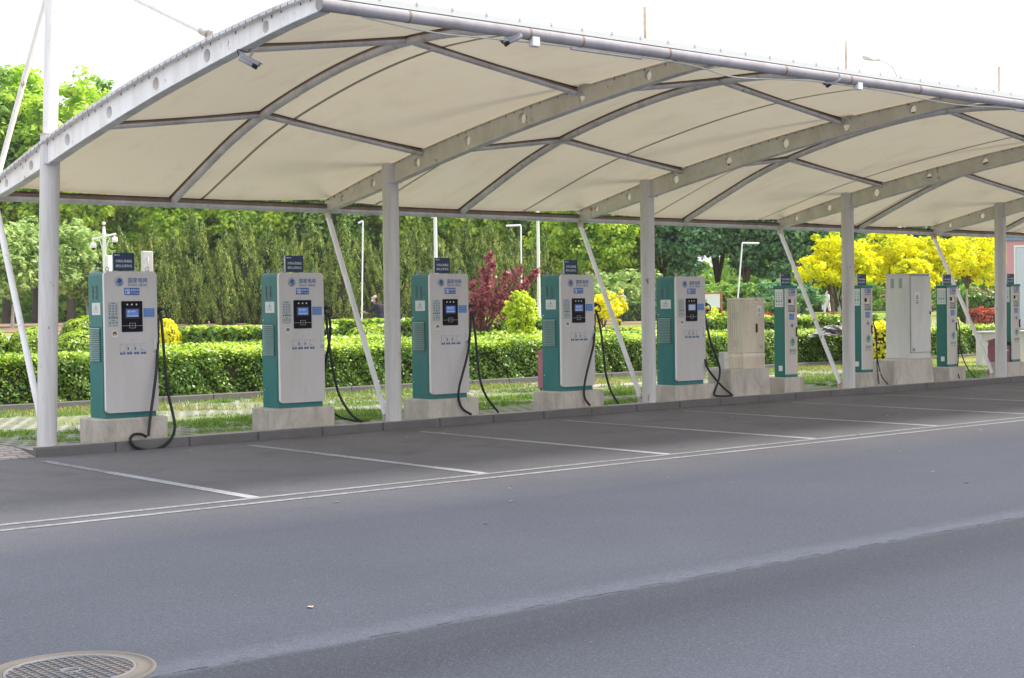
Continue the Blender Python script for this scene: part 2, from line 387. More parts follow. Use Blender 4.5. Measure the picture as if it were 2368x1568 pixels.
    def build(s, name, parent=None, loc=None):
        me = bpy.data.meshes.new(name); me.from_pydata(s.v, [], s.f)
        for nme in s.names: me.materials.append(MATS[nme])
        me.polygons.foreach_set('material_index', s.m); me.polygons.foreach_set('use_smooth', s.smooth)
        me.update(); o = bpy.data.objects.new(name, me); COL.objects.link(o)
        if parent: o.parent = parent
        if loc is not None: o.location = loc
        return o
def thing(name, label, cat, loc=(0,0,0), rz=0, group=None):
    o = bpy.data.objects.new(name, None); COL.objects.link(o); o.location = loc; o.rotation_euler = (0,0,rz)
    o.empty_display_size = .2
    return tag(o, label, cat, group)
def tag(o, label, cat, group=None, kind=None):
    o['label'] = label; o['category'] = cat
    if group: o['group'] = group
    if kind: o['kind'] = kind
    return o
def struct(o): o['kind'] = 'structure'; return o
def copy_tree(o, parent=None):
    c = o.copy(); COL.objects.link(c); c.parent = parent
    for ch in list(o.children): copy_tree(ch, c)
    return c
def npmesh(name, V, F4, mat, parent=None, smooth=False, loc=None):
    me = bpy.data.meshes.new(name); n = len(F4); k = F4.shape[1]
    me.vertices.add(len(V)); me.vertices.foreach_set('co', V.astype(np.float32).ravel())
    me.loops.add(n*k); me.loops.foreach_set('vertex_index', F4.astype(np.int32).ravel())
    me.polygons.add(n); me.polygons.foreach_set('loop_start', np.arange(0, n*k, k, dtype=np.int32))
    me.polygons.foreach_set('loop_total', np.full(n, k, dtype=np.int32))
    me.materials.append(MATS[mat]); me.update(calc_edges=True); me.validate()
    o = bpy.data.objects.new(name, me); COL.objects.link(o)
    if parent: o.parent = parent
    if loc is not None: o.location = loc
    return o
def spline(pts, sub=6):
    P = [Vector(p) for p in pts]; out = []
    for i in range(len(P)-1):
        a, b, c, d = P[max(i-1,0)], P[i], P[i+1], P[min(i+2, len(P)-1)]
        for k in range(sub):
            t = k/sub
            out.append(.5*((2*b) + (c-a)*t + (2*a-5*b+4*c-d)*t*t + (3*b-a-3*c+d)*t**3))
    out.append(P[-1]); return out

# ------------------------------------------------------------------ text
_tc = {}
def text_raw(body):
    if body in _tc: return _tc[body]
    cu = bpy.data.curves.new('lettering_source', 'FONT'); cu.body = body; cu.size = 1; cu.resolution_u = 2; cu.offset = .012
    o = bpy.data.objects.new('lettering_source', cu); COL.objects.link(o)
    bpy.context.view_layer.update()
    me = bpy.data.meshes.new_from_object(o.evaluated_get(bpy.context.evaluated_depsgraph_get()))
    V = np.zeros(len(me.vertices)*3); me.vertices.foreach_get('co', V); V = V.reshape(-1,3)
    F = [tuple(p.vertices) for p in me.polygons]
    bpy.data.objects.remove(o); bpy.data.curves.remove(cu); bpy.data.meshes.remove(me)
    if len(V) == 0: V = np.zeros((1,3))
    _tc[body] = (V, F); return _tc[body]
def lettering(mb, body, x0, x1, z0, z1, y, mat):
    V, F = text_raw(body)
    mn = V.min(0); mx = V.max(0); w = max(mx[0]-mn[0], 1e-4); h = max(mx[1]-mn[1], 1e-4)
    P = [(x0+(v[0]-mn[0])/w*(x1-x0), y, z0+(v[1]-mn[1])/h*(z1-z0)) for v in V]
    mb.add(P, F, mat)
def smallcaps(mb, x0, x1, z0, z1, y, mat):        # STATE GRID in small capitals
    W_ = x1-x0; h = z1-z0
    for body, a, b, k in (('S', 0, .095, 1), ('TATE', .11, .46, .8), ('G', .54, .66, 1), ('RID', .68, 1, .8)):
        lettering(mb, body, x0+a*W_, x0+b*W_, z0, z0+h*k, y, mat)
def emblem(mb, cx, cz, r, rz, y, ink, ground):
    n = 18
    for k in range(n):
        a = -.25 + (PI+.5)*k/(n-1)
        ca, sa = math.cos(a), math.sin(a)
        p = lambda q, w: (cx + r*q*ca - r*w*sa, y, cz + rz*q*sa + rz*w*ca)
        mb.add([p(.86, -.045), p(1, -.045), p(1, .045), p(.86, .045)], [(0,1,2,3)], ink)
    mb.disc(cx, cz, r*.98, y, ink, 28, rz*.98, r*.92) if False else None
    mb.disc(cx+.02*r, cz-.02*rz, .74*r, y, ink, 26, .74*rz)
    for off in (.42, .16):                       # meridians
        V = []; 
        for k in range(11):
            a = PI*.5 + PI*k/10; q = off+.5
            V += [(cx - .05*r + r*.72*q*math.cos(a)*.95, y-.0015, cz + rz*.72*math.sin(a)), (cx - .05*r + r*.72*q*math.cos(a)*.95+.07*r, y-.0015, cz + rz*.72*math.sin(a))]
        mb.add(V, [(2*k, 2*k+1, 2*k+3, 2*k+2) for k in range(10)], ground)
    V = []
    for k in range(11):                          # sweep across the lower right
        t = k/10; x = cx + r*(-.55+1.2*t); z = cz + rz*(-.35 - .28*math.sin(PI*t)*1.0 + .35*t)
        V += [(x, y-.0015, z), (x, y-.0015, z+.09*rz)]
    mb.add(V, [(2*k, 2*k+2, 2*k+3, 2*k+1) for k in range(10)], ground)
    V = []
    for k in range(17):                          # outer lower arc
        a = PI*1.02 + PI*.96*k/16
        V += [(cx+r*.97*math.cos(a), y, cz+rz*.97*math.sin(a)), (cx+r*.88*math.cos(a), y, cz+rz*.88*math.sin(a))]
    mb.add(V, [(2*k, 2*k+1, 2*k+3, 2*k+2) for k in range(16)], ink)
def plate(mb, x0, x1, z0, z1, y, mat, t=.003): mb.box(x0, x1, y, y+t, z0, z1, mat)

# ------------------------------------------------------------------ foliage
def quads(C, size, nrm=None, aspect=1.7, up=None, spread=1.0):
    """diamond leaves at centres C; returns V, F"""
    n = len(C); d = rng.normal(size=(n,3)); d /= np.linalg.norm(d, axis=1)[:,None]
    if nrm is not None:
        d = nrm + d*spread; d /= np.linalg.norm(d, axis=1)[:,None]+1e-9
    r = rng.normal(size=(n,3)) if up is None else up + rng.normal(size=(n,3))*.35
    a = r - d*(r*d).sum(1)[:,None]; a /= np.linalg.norm(a, axis=1)[:,None]+1e-9
    b = np.cross(d, a)
    s = (size*rng.uniform(.6, 1.3, n))[:,None]
    V = np.stack([C-a*s*.5*aspect, C+b*s*.5, C+a*s*.5*aspect, C-b*s*.5], 1).reshape(-1,3)
    return V, np.arange(4*n).reshape(n,4)
def crown(name, parent, rx, ry, rz, cz, clumps, per, size, mat, clump_r=.28, lumps=5, aspect=1.6, base=(0,0), droop=0, hollow=.35):
    """leaf clumps spread through a lumpy crown volume"""
    k = rng.normal(size=(lumps,3)); k /= np.linalg.norm(k, axis=1)[:,None]; ph = rng.uniform(.55, 1.0, lumps)
    d = rng.normal(size=(clumps,3)); d /= np.linalg.norm(d, axis=1)[:,None]
    bul = np.max(np.clip(d @ k.T, 0, 1)**3*ph, axis=1)
    rad = (hollow + (1-hollow)*rng.uniform(0,1,clumps)**.45)*(.60+.52*bul)*rng.uniform(.9, 1.1, clumps)
    c = d*rad[:,None]*np.array([rx, ry, rz])
    cs = clump_r*min(rx, rz)*rng.uniform(.5, 1.35, clumps)
    P = np.repeat(c, per, 0); o = rng.normal(size=(clumps*per,3)); o /= np.linalg.norm(o, axis=1)[:,None]
    o *= (rng.uniform(.15, 1, clumps*per)**.5)[:,None]
    P = P + o*np.repeat(cs, per)[:,None]*np.array([1, 1, .62])
    P[:,2] += cz; P[:,0] += base[0]; P[:,1] += base[1]
    if droop: P[:,2] -= droop*((P[:,0]/rx)**2+(P[:,1]/ry)**2)
    nr = o*.8; nr[:,2] += .55
    V, F = quads(P, size, nr, aspect, None, .55)
    return npmesh(name, V, F, mat, parent)
def trunk(parent, h, r, mat='bark', branches=5, spread=1.2, ch=2.0, lean=(0,0), fork=False, name='trunk', rest=None):
    mb = MB(); b0 = .0
    ax = [(lean[0]*t*t, lean[1]*t*t, h*t) for t in (0, .3, .6, 1)]
    mb.tube(ax, [r*1.25, r, r*.85, r*.7], mat, 8)
    if rest: # unlimed upper length
        pass
    for k in range(branches):
        a = 2*PI*k/branches + random.uniform(-.4, .4); s = spread*random.uniform(.55, 1); z0 = h*random.uniform(.75, .98)
        q = lambda t: (lean[0] + s*math.cos(a)*t, lean[1] + s*math.sin(a)*t, z0 + ch*(t**.8)*random.uniform(.9, 1.05))
        mb.tube([(lean[0]*(z0/h)**2, lean[1]*(z0/h)**2, z0-.1), q(.35), q(.7), q(1)], [r*.55, r*.4, r*.26, r*.1], rest or mat, 6)
    return mb.build(name, parent)

def hedge_leaves(X0, X1, Y0, Y1, Z0, Z1, dens, size, wob=.06, sides=('f', 't', 'l')):
    """leaf shell on the box faces a viewer can get at, in local coordinates"""
    Cs = []; Ns = []
    def face(n, f, nr):
        u = rng.uniform(0,1,n); v = rng.uniform(0,1,n); Cs.append(f(u, v)); Ns.append(np.tile(nr, (n,1)))
    L, Wd, H = X1-X0, Y1-Y0, Z1-Z0
    dp = lambda n: rng.exponential(.05, n)
    if 'f' in sides:
        n = int(L*H*dens); face(n, lambda u, v: np.stack([X0+L*u, Y0+dp(n)+.05*np.sin(u*L*3.1)+.04*np.sin(u*L*7.3+v*4), Z0+H*v], 1), (0,-1,.35))
    if 'b' in sides:
        n = int(L*H*dens*.5); face(n, lambda u, v: np.stack([X0+L*u, Y1-dp(n), Z0+H*v], 1), (0,1,.35))
    if 't' in sides:
        n = int(L*Wd*dens); face(n, lambda u, v: np.stack([X0+L*u, Y0+Wd*v, Z1-dp(n)+.03*np.sin(u*L*2.3)+.025*np.sin(u*L*6.1+v*5)], 1), (0,-.1,1))
    if 'l' in sides:
        n = int(Wd*H*dens); face(n, lambda u, v: np.stack([X0+dp(n), Y0+Wd*u, Z0+H*v], 1), (-1,0,.35))
    if 'r' in sides:
        n = int(Wd*H*dens); face(n, lambda u, v: np.stack([X1-dp(n), Y0+Wd*u, Z0+H*v], 1), (1,0,.35))
    P = np.concatenate(Cs); Nn = np.concatenate(Ns)
    P = P + rng.normal(size=P.shape)*wob*.5
    lump = .55*(.05*np.sin(P[:,0]*4.3+np.sin(P[:,2]*5+P[:,1]*3)*1.7)+.045*np.sin(P[:,0]*11.+P[:,2]*8.3)+.03*np.sin(P[:,0]*19.+P[:,2]*17.))
    P = P + Nn*lump[:,None]
    return quads(P, size, Nn, 1.6, None, .65)
def hedge(label, p0, ang, L, Wd, H, mat='leaf_hedge', dens=420, size=.07, sides=('f','t','l'), group='clipped hedges behind the charging bays', sink=.1, cat='hedge', core='leaf_hedge_dark', name='hedge'):
    t = thing(name, label, cat, p0, ang, group)
    V, F = hedge_leaves(0, L, 0, Wd, -sink, H, dens, size, sides=sides)
    npmesh('foliage', V, F, mat, t)
    if mat == 'leaf_hedge':                      # fresh lime shoots over the clipped top
        n = int(L*(Wd+.25)*dens*.42); x = rng.uniform(0, L, n); y = rng.uniform(-.06, Wd, n); z = H+rng.normal(size=n)*.03-.35*rng.exponential(.22, n)*(y < .08)+.02
        V, F = quads(np.stack([x, y, z], 1), size*1.05, np.tile([0,-.25,1.], (n,1)), 1.6, None, .7); npmesh('shoots_lit_top', V, F, 'leaf_shoot_lit', t)
    mb = MB(); nseg = max(2, int(L/1.0))
    mb.box(.1, L-.1, .12, Wd-.1, -sink-.3, H-.12, 'dark_core'); mb.build('branches', t)  # solid dark fill, the hedge's inner shade put into its colour
    return t
def ball(label, p, r, h, mat, n=2600, size=.06, group=None, cat='shrub', name='round_shrub'):
    t = thing(name, label, cat, p, 0, group)
    d = rng.normal(size=(n,3)); d /= np.linalg.norm(d, axis=1)[:,None]
    lump = 1+.04*np.sin(d[:,0]*7)+.04*np.sin(d[:,1]*9+d[:,2]*6)
    P = d*(lump-rng.exponential(.05, n))[:,None]*np.array([r, r, h/2]); P[:,2] += h/2
    V, F = quads(P, size, d, 1.5, None, .5); npmesh('foliage', V, F, mat, t)
    if mat == 'leaf_hedge':  # lime shell on the upper half paints in a sunlit top
        k = (d[:,2] > rng.uniform(-.1, .8, n)); P2 = P[k]*np.array([1.02,1.02,1.02]); V, F = quads(P2, size, d[k], 1.5, None, .6); npmesh('shoots_lit_top', V, F, 'leaf_shoot_lit', t)
    mb = MB(); mb.lathe([(0.02, .05*h), (.6*r, .12*h), (.85*r, .45*h), (.65*r, .82*h), (.02, .92*h)], 'dark_core', 12); mb.build('branches', t)  # dark hull in place of twigs, its colour standing for inner shade
    return t
def shrub(label, p, rx, h, mat, clumps=60, per=26, size=.09, group=None, name='shrub', cat='shrub', stems=4):
    t = thing(name, label, cat, p, 0, group)
    crown('foliage', t, rx, rx, h*.5, h*.55, clumps, per, size, mat, .3, 6, 1.7)
    mb = MB()
    for k in range(stems):
        a = 2*PI*k/stems+.3; mb.tube([(0,0,-.1), (.2*rx*math.cos(a), .2*rx*math.sin(a), h*.3), (.6*rx*math.cos(a), .6*rx*math.sin(a), h*.75)], [.03, .022, .01], 'bark', 6)
    mb.build('stems', t); return t

# ------------------------------------------------------------------ the setting
RZ = -.11
def sheet(name, x0, x1, y0, y1, z, mat, nx=1, ny=1, h=None):
    xs = np.linspace(x0, x1, nx+1); ys = np.linspace(y0, y1, ny+1)
    V = [(x, y, (h(x, y) if h else z)) for y in ys for x in xs]
    F = [(j*(nx+1)+i, j*(nx+1)+i+1, (j+1)*(nx+1)+i+1, (j+1)*(nx+1)+i) for j in range(ny) for i in range(nx)]
    return struct(MB().add(V, F, mat).build(name))
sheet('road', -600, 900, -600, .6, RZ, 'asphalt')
V = []; F = []
# park ground, one sheet to the horizon; finer near the lot
xs = [-600,-300,-150,-80,-40,-20] + list(np.arange(-10, 200, 5.)) + [210,250,320,420,600,900]
ys = [.4,.9,2,4,7,9] + list(np.arange(11, 200, 5.)) + [210,260,340,500,900]
for y in ys:
    for x in xs: V.append((x, y, Tz(x, y) - (.01 if y < 12 else 0)))
nx = len(xs)
for j in range(len(ys)-1):
    for i in range(nx-1): F.append((j*nx+i, j*nx+i+1, (j+1)*nx+i+1, (j+1)*nx+i))
struct(MB().add(V, F, 'lawn', True).build('ground'))
sheet('grass_paving', -.25, 60, .35, 7.0, -.036, 'grass_paver')
sheet('kerb_paving', -.25, 60, -.02, .45, -.028, 'light_paving')
sheet('brick_pavement', -40, -.26, -.16, 3.2, -.034, 'brick_paving', 1, 14, lambda x, y: -.106+.074*min(1, (y+.16)/.5))
sheet('grass_paving', -40, -.26, 3.25, 7.0, -.030, 'grass_paver')
sheet('concrete_path', 13.2, 19, 4.6, 6.9, -.030, 'light_paving')
# strip of soil below the junipers, the far road and its pale verge: bands across the park
def band(name, d0, d1, x0, x1, mat, dz):
    V = []; n = 60; m_ = 6
    for j in range(m_+1):
        for i in range(n+1):
            a = x0+(x1-x0)*i/n; d = d0+(d1-d0)*j/m_
            p = C0 + E2*d + E1*a; V.append((p.x, p.y, Tz(p.x, p.y)+dz))
    F = [(j*(n+1)+i, j*(n+1)+i+1, (j+1)*(n+1)+i+1, (j+1)*(n+1)+i) for j in range(m_) for i in range(n)]
    return struct(MB().add(V, F, mat).build(name))
band('park_road', 60, 68, -60, 60, 'far_asphalt', .03)
band('footpath', 56.5, 60, -60, 60, 'path', .022)
band('soil', 74, 150, -90, 14, 'soil', .025)

# kerbs
def kerb(name, x0, x1, y0, y1, z0, z1, step, top='kerbtop', side='kerbstone'):
    mb = MB(); x = x0
    while x < x1-.01:
        e = min(x+step, x1); j = random.uniform(-.004, .004)
        mb.bbox(x+.004, e-.004, y0+j, y1+j, z0, z1+j*.5, side, .012)
        x = e
    o = mb.build(name); struct(o)
    # paler top
    return o
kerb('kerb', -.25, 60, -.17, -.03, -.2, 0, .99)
kerb('hedge_kerb', -40, 60, 7.0, 7.12, -.1, .085, 1.0)
kb = MB(); kb.box(-.24, 60, -.155, -.045, .002, .004, 'kerbtop'); struct(kb.build('kerb_top_strip'))  # paler strip laid along the kerb top

mb = MB(); mb.box(-.258, -.249, -.16, 7.0, -.3, -.030, 'kerbstone'); struct(mb.build('pavement_edge'))
# painted markings
mb = MB(); z = RZ+.004
for yy in (-5.42, -5.72): mb.add([(-40, yy-.045, z), (60, yy-.045, z), (60, yy+.045, z), (-40, yy+.045, z)], [(0,1,2,3)], 'line_paint')
struct(mb.build('edge_lines'))
for x in [-.38, 2.28, 4.95, 7.57, 10.18, 12.85, 15.5, 18.1, 20.8, 23.5]:
    mb = MB(); mb.add([(x-.062, -5.37, z), (x+.062, -5.37, z), (x+.062, -2.4, z), (x-.062, -2.4, z)], [(0,1,2,3)], 'bay_paint')
    mb.add([(x-.055, -2.4, z), (x+.055, -2.4, z), (x+.055, -.7, z), (x-.055, -.7, z)], [(0,1,2,3)], 'line_faint')
    struct(mb.build('bay_line'))

mb = MB()
for k in range(260):
    x = -9+k*.085
    if random.random() < .3: continue
    y = -10.81+random.uniform(-.012, .008); w_ = random.uniform(.001, .007); mb.add([(x, y-w_, z), (x+.1, y-w_*.4+random.uniform(-.01,.01), z), (x+.1, y+w_*.4, z), (x, y+w_, z)], [(0,1,2,3)], 'ink')
struct(mb.build('asphalt_crack'))
# manhole
mh = thing('manhole_cover', 'round iron manhole cover with a raised grid in the asphalt, near left corner', 'manhole cover', (-4.33, -10.46, RZ))
mb = MB(); mb.lathe([(.395, .001), (.393, .010), (.375, .011), (.372, .006), (.315, .007), (.312, .011), (.303, .011)], 'iron_rim', 48); mb.build('frame', mh)
mb = MB(); mb.disc(0, 0, .303, 0, 'iron', 48); mb.v = [(v[0], v[2], .006) for v in mb.v]
mb.lathe([(.303, .006), (.300, .014), (.288, .014), (.285, .006)], 'iron_bar', 48)
for k in range(-6, 7):
    q = k*.043; L = math.sqrt(max(0, .285**2-q*q))
    n = int(L*2/.022)
    for j in range(n):
        a = -L+.022*j+.004
        if abs(q) < .05 and abs(a) < .05: continue
        mb.box(q-.004, q+.004, a, a+.013, .006, .013, 'iron_bar')
    mb.box(-L, L, q-.002, q+.002, .006, .011, 'iron')
mb.lathe([(.05, .006), (.048, .012), (.04, .012), (.038, .006)], 'iron_bar', 20); mb.build('lid', mh)

# grass tufts on the pavers (nobody could count it)
def blades(name, X0, X1, Y0, Y1, n, h, thr, label):
    x = rng.uniform(X0, X1, n*4); y = rng.uniform(Y0, Y1, n*4)
    f = np.sin(x*1.7+np.sin(y*1.3)*2)*.5+np.sin(y*2.1+x*.6)*.4+np.sin(x*5.1+y*3.3)*.35+rng.normal(size=n*4)*.25
    f += np.clip((y-4.6)/2.2, -.5, .9)
    k = np.where(f > thr)[0][:n]; x = x[k]; y = y[k]; hh = h*rng.uniform(.35, 1.2, len(k))*(.6+.5*np.clip(f[k], 0, 1.5))
    a = rng.uniform(0, 2*PI, len(k)); w = .010+.008*rng.uniform(0,1,len(k)); l = rng.normal(size=(len(k),2))*hh[:,None]*.35
    z0 = np.full(len(k), -.035)
    A = np.stack([x-np.cos(a)*w, y-np.sin(a)*w, z0], 1); B = np.stack([x+np.cos(a)*w, y+np.sin(a)*w, z0], 1); T = np.stack([x+l[:,0], y+l[:,1], z0+hh], 1)
    V = np.stack([A, B, T], 1).reshape(-1,3)
    o = npmesh(name, V, np.arange(3*len(k)).reshape(-1,3), 'grass_blade')
    return tag(o, label, 'grass', None, 'stuff')
blades('grass', .0, 42, .5, 6.95, 30000, .065, .75, 'patchy green grass growing through the paving behind the chargers')
blades('grass', -12, 0, 3.0, 6.95, 6000, .07, .7, 'patchy grass growing through the paving left of the first post')
# taller fresh weeds at a few spots
def tufts(spots, label):
    Vs = []
    for x, y, r, n, h in spots:
        a = rng.uniform(0, 2*PI, n); q = r*np.sqrt(rng.uniform(0,1,n)); px = x+q*np.cos(a)*1.6; py = y+q*np.sin(a)*.9
        b = rng.uniform(0, 2*PI, n); w = .012; hh = h*.6*rng.uniform(.3, 1.1, n)*(1-.6*q/r); l = rng.normal(size=(n,2))*hh[:,None]*.35
        Vs.append(np.stack([np.stack([px-np.cos(b)*w, py-np.sin(b)*w, np.full(n,-.035)],1), np.stack([px+np.cos(b)*w, py+np.sin(b)*w, np.full(n,-.035)],1), np.stack([px+l[:,0], py+l[:,1], -.035+hh],1)],1).reshape(-1,3))
    V = np.concatenate(Vs); return tag(npmesh('weeds', V, np.arange(len(V)).reshape(-1,3), 'weed_blade'), label, 'weeds', None, 'stuff')
leafmat('weed_blade', (.07,.16,.03), (.15,.29,.05), (.30,.42,.10), .4, .04, .3, 2)
sp = []
for (px, py, r, n, h) in [(335,985,.25,260,.2),(150,960,.3,200,.16),(460,975,.35,380,.16),(560,968,.4,500,.18),(505,985,.3,300,.15),(800,955,.5,700,.2),(850,965,.35,500,.22),(820,935,.5,500,.15),
        (1140,935,.5,600,.2),(1210,920,.5,700,.22),(1180,905,.5,400,.14),(1110,925,.3,300,.2),(1420,912,.35,500,.24),(1455,905,.4,500,.24),(1660,905,.3,200,.2),(1870,880,.6,600,.2),(1900,872,.6,500,.2),(2250,862,.6,600,.22),(2230,850,.6,400,.2),(30,1000,.3,150,.14),(185,1000,.2,160,.2),
        (950,950,.2,150,.14),(740,965,.2,150,.14)]:
    p = at(px, py, Z=-.03); sp.append((p.x, max(p.y, .42), r, n, h))
for k in range(110):
    x = rng.uniform(.1, 26); y = .45+rng.exponential(1.3)
    sp.append((x, min(y, 5), rng.uniform(.08, .35), int(rng.uniform(60, 260)), rng.uniform(.1, .2)))
for k in range(260):
    x = rng.uniform(-7, 30); y = 7.0-rng.exponential(.8); sp.append((x, max(y, 3.5), rng.uniform(.15, .4), int(rng.uniform(50, 140)), rng.uniform(.10, .2)))
tufts(sp, 'fresh green weeds in clumps along the back of the kerb')

# litter and grit on the bays
V = []; F = []; mats_ = []
mb = MB()
for k in range(260):
    x = rng.uniform(-3, 30); y = -.2-rng.exponential(.5) if k < 170 else rng.uniform(-10, -.5); a = rng.uniform(0, PI); w_ = rng.uniform(.008, .028); l_ = rng.uniform(.012, .05); zz = RZ+.007
    ca, sa = math.cos(a), math.sin(a); q = [(-l_, 0), (0, -w_), (l_, 0), (0, w_)]
    mb.add([(x+u*ca-v_*sa, y+u*sa+v_*ca, zz+.003*(i_%2)) for i_, (u, v_) in enumerate(q)], [(0,1,2,3)], random.choice(['ink', 'gold', 'beige_dark', 'stain_brown', 'sticker_white' if k % 9 == 0 else 'stain_brown']))
tag(mb.build('leaf_litter'), 'scattered dry leaves and grit on the parking bays along the kerb', 'leaf litter', None, 'stuff')

# ------------------------------------------------------------------ canopy
PX = [0, 5.0, 10.1, 15.35, 20.45, 25.6, 30.8]
AX = [2.5, 7.55, 12.72, 17.9, 23.0, 28.2]
BT = [(1.66,3.20),(.9,3.38),(-.1,3.605),(-.75,3.73),(-1.75,3.90),(-2.9,4.07),(-4.0,4.20),(-5.0,4.28),(-5.6,4.315),(-6.05,4.33)]
BB = [(1.66,3.045),(.9,3.16),(-.1,3.345),(-.75,3.47),(-1.75,3.645),(-2.9,3.83),(-4.0,3.98),(-5.0,4.10),(-5.6,4.165),(-6.05,4.195)]
AR = [(1.66,3.10),(.9,3.42),(0,3.79),(-.76,4.03),(-1.6,4.22),(-2.35,4.36),(-3.1,4.46),(-3.85,4.51),(-4.7,4.48),(-5.5,4.385),(-6.05,4.27)]
def interp(T, y):
    ys = np.array([t[0] for t in T])[::-1]; zs = np.array([t[1] for t in T])[::-1]
    return float(np.interp(y, ys, zs))
def smoothp(T, y): return (interp(T, y-.22)+interp(T, y)+interp(T, y+.22))/3 if -5.8 < y < 1.4 else interp(T, y)
can = thing('carport_canopy', 'long carport with a cream stretched membrane roof over curved steel beams and white posts', 'carport', (0,0,0))
YF, YB = -6.06, 1.66
# membrane
nyy = 44
def mz(x, y):
    for i in range(6):
        if PX[i] <= x <= PX[i+1]:
            B = smoothp(BT, y)+.022; A = smoothp(AR, y)+.058
            t = (AX[i]-x)/(AX[i]-PX[i]) if x < AX[i] else (x-AX[i])/(PX[i+1]-AX[i])
            s = math.sin(PI*t); return A*(1-t)+B*t - .02*s
    return smoothp(BT, y)+.022
xs = []
for i in range(6):
    a, b, c = PX[i], AX[i], PX[i+1]
    xs += [a+(b-a)*k/8 for k in range(8)] + [b+(c-b)*k/8 for k in range(8)]
xs.append(PX[6]); ys = [YF-.02+(YB+.03-YF+.02)*j/nyy for j in range(nyy+1)]
V = [(x, y, mz(x, y)) for y in ys for x in xs]; n = len(xs)
F = [(j*n+i, j*n+i+1, (j+1)*n+i+1, (j+1)*n+i) for j in range(nyy) for i in range(n-1)]
MB().add(V, F, 'membrane', True).build('membrane', can)
mb = MB()
k = 1
while 2.96*k < 30:
    x = 2.96*k
    V = []
    for j in range(nyy+1): y = ys[j]; V += [(x-.022, y, mz(x-.022, y)-.004), (x+.022, y, mz(x+.022, y)-.004)]
    mb.add(V, [(2*j, 2*j+1, 2*j+3, 2*j+2) for j in range(nyy)], 'seam_cloth', True); k += 1
mb.build('membrane_seam', can)
# grime where cloth meets steel (stains with a shape of their own) are built as thin gaskets
# beams: box section with round openings
def beam(bx, mat_side, first):
    mb = MB(); w = .055
    holes = [1.2, .42, -.645, -1.76, -2.875, -3.97, -5.09]; hr = [.052,.062,.07,.07,.07,.068,.06]
    ymid = lambda y: (smoothp(BT, y)+smoothp(BB, y))/2
    xl = bx-w*.2; xr = bx+w*.8     # outer web and inner web
    edges = []
    for y, r in zip(holes, hr): edges.append((y+.12, y-.12, r))
    cur = YB; segs = []
    for a, b, r in edges: segs.append((cur, a, None)); segs.append((a, b, r)); cur = b
    segs.append((cur, YF+.04, None))
    for X in (xl, xr):
        for a, b, r in segs:
            if r is None:
                m_ = max(1, int(abs(a-b)/.2)); yy = [a+(b-a)*k/m_ for k in range(m_+1)]
                V = [];
                for y in yy: V += [(X, y, smoothp(BB, y)), (X, y, smoothp(BT, y))]
                mb.add(V, [(2*k, 2*k+1, 2*k+3, 2*k+2) for k in range(m_)], mat_side)
            else:
                yc = (a+b)/2; zc = ymid(yc); n_ = 24; V = []
                for k in range(n_):
                    w_ = 2*PI*k/n_; cy, sz = math.cos(w_), math.sin(w_)
                    V.append((X, yc+r*cy, zc+r*sz))
                for k in range(n_):
                    w_ = 2*PI*k/n_; cy, sz = math.cos(w_), math.sin(w_); q = 1/max(abs(cy), abs(sz))
                    y = yc+.12*cy*q; t = (sz*q+1)/2; zz = smoothp(BB, y)*(1-t)+smoothp(BT, y)*t
                    V.append((X, y, zz))
                mb.add(V, [(k, (k+1)%n_, n_+(k+1)%n_, n_+k) for k in range(n_)], mat_side)
    # hole sleeves
    for a, b, r in [s for s in segs if s[2]]:
        yc = (a+b)/2; zc = ymid(yc); n_ = 24
        V = [(X, yc+r*math.cos(2*PI*k/n_), zc+r*math.sin(2*PI*k/n_)) for X in (xl, xr) for k in range(n_)]
        mb.add(V, [(k, (k+1)%n_, n_+(k+1)%n_, n_+k) for k in range(n_)], mat_side)
    yy = [YB+(YF+.04-YB)*k/48 for k in range(49)]
    for (x0, x1, T, dz0, dz1) in ((bx-.035, bx+.085, BB, -.008, .0), (bx-.03, bx+.07, BT, -.001, .008)):
        V = []
        for y in yy:
            z_ = smoothp(T, y); V += [(x0, y, z_+dz0), (x1, y, z_+dz0), (x1, y, z_+dz1), (x0, y, z_+dz1)]
        F = []
        for k in range(48):
            a = 4*k; F += [(a, a+4, a+5, a+1), (a+2, a+6, a+7, a+3), (a, a+3, a+7, a+4), (a+1, a+5, a+6, a+2)]
        F += [(0,1,2,3), (192,195,194,193)]
        mb.add(V, F, 'steel_frame' if T is BB else mat_side)
    # bolt heads and drip stains under the cloth clamp
    for k in range(46):
        y = YB-.1-k*.165
        if y < YF+.1: break
        z_ = smoothp(BT, y); w_ = random.uniform(.003, .008)
        if random.random() < .75: mb.box(xl-.006, xl-.001, y-w_, y+w_, z_-.014-random.uniform(0, .022), z_-.003, 'stain_brown')
    return mb.build('beam', can)
for i, x in enumerate(PX): beam(x, 'steel_white' if i == 0 else 'steel_beam', i == 0)  # first beam whiter: open-sky light put into its paint
# clamp strip along the outer edge of the first beam
mb = MB(); L = 62
for k in range(L):
    a = YB-(YB-YF)*k/L; b = YB-(YB-YF)*(k+1)/L+.012
    za, zb = smoothp(BT, a)+.028, smoothp(BT, b)+.028; h = .035
    V = [(-.075, a, za-.03), (-.02, a, za-.03), (-.02, a, za+.012), (-.075, a, za+.006), (-.075, b, zb-.03), (-.02, b, zb-.03), (-.02, b, zb+.012), (-.075, b, zb+.006)]
    mb.add(V, [(0,1,2,3),(7,6,5,4),(0,4,5,1),(1,5,6,2),(2,6,7,3),(3,7,4,0)], 'steel_frame')
    mb.box(-.079, -.075, a-.024, a-.018, za-.03-random.uniform(0,.012), za-.008, 'stain_brown')
mb.build('clamp_strip', can)
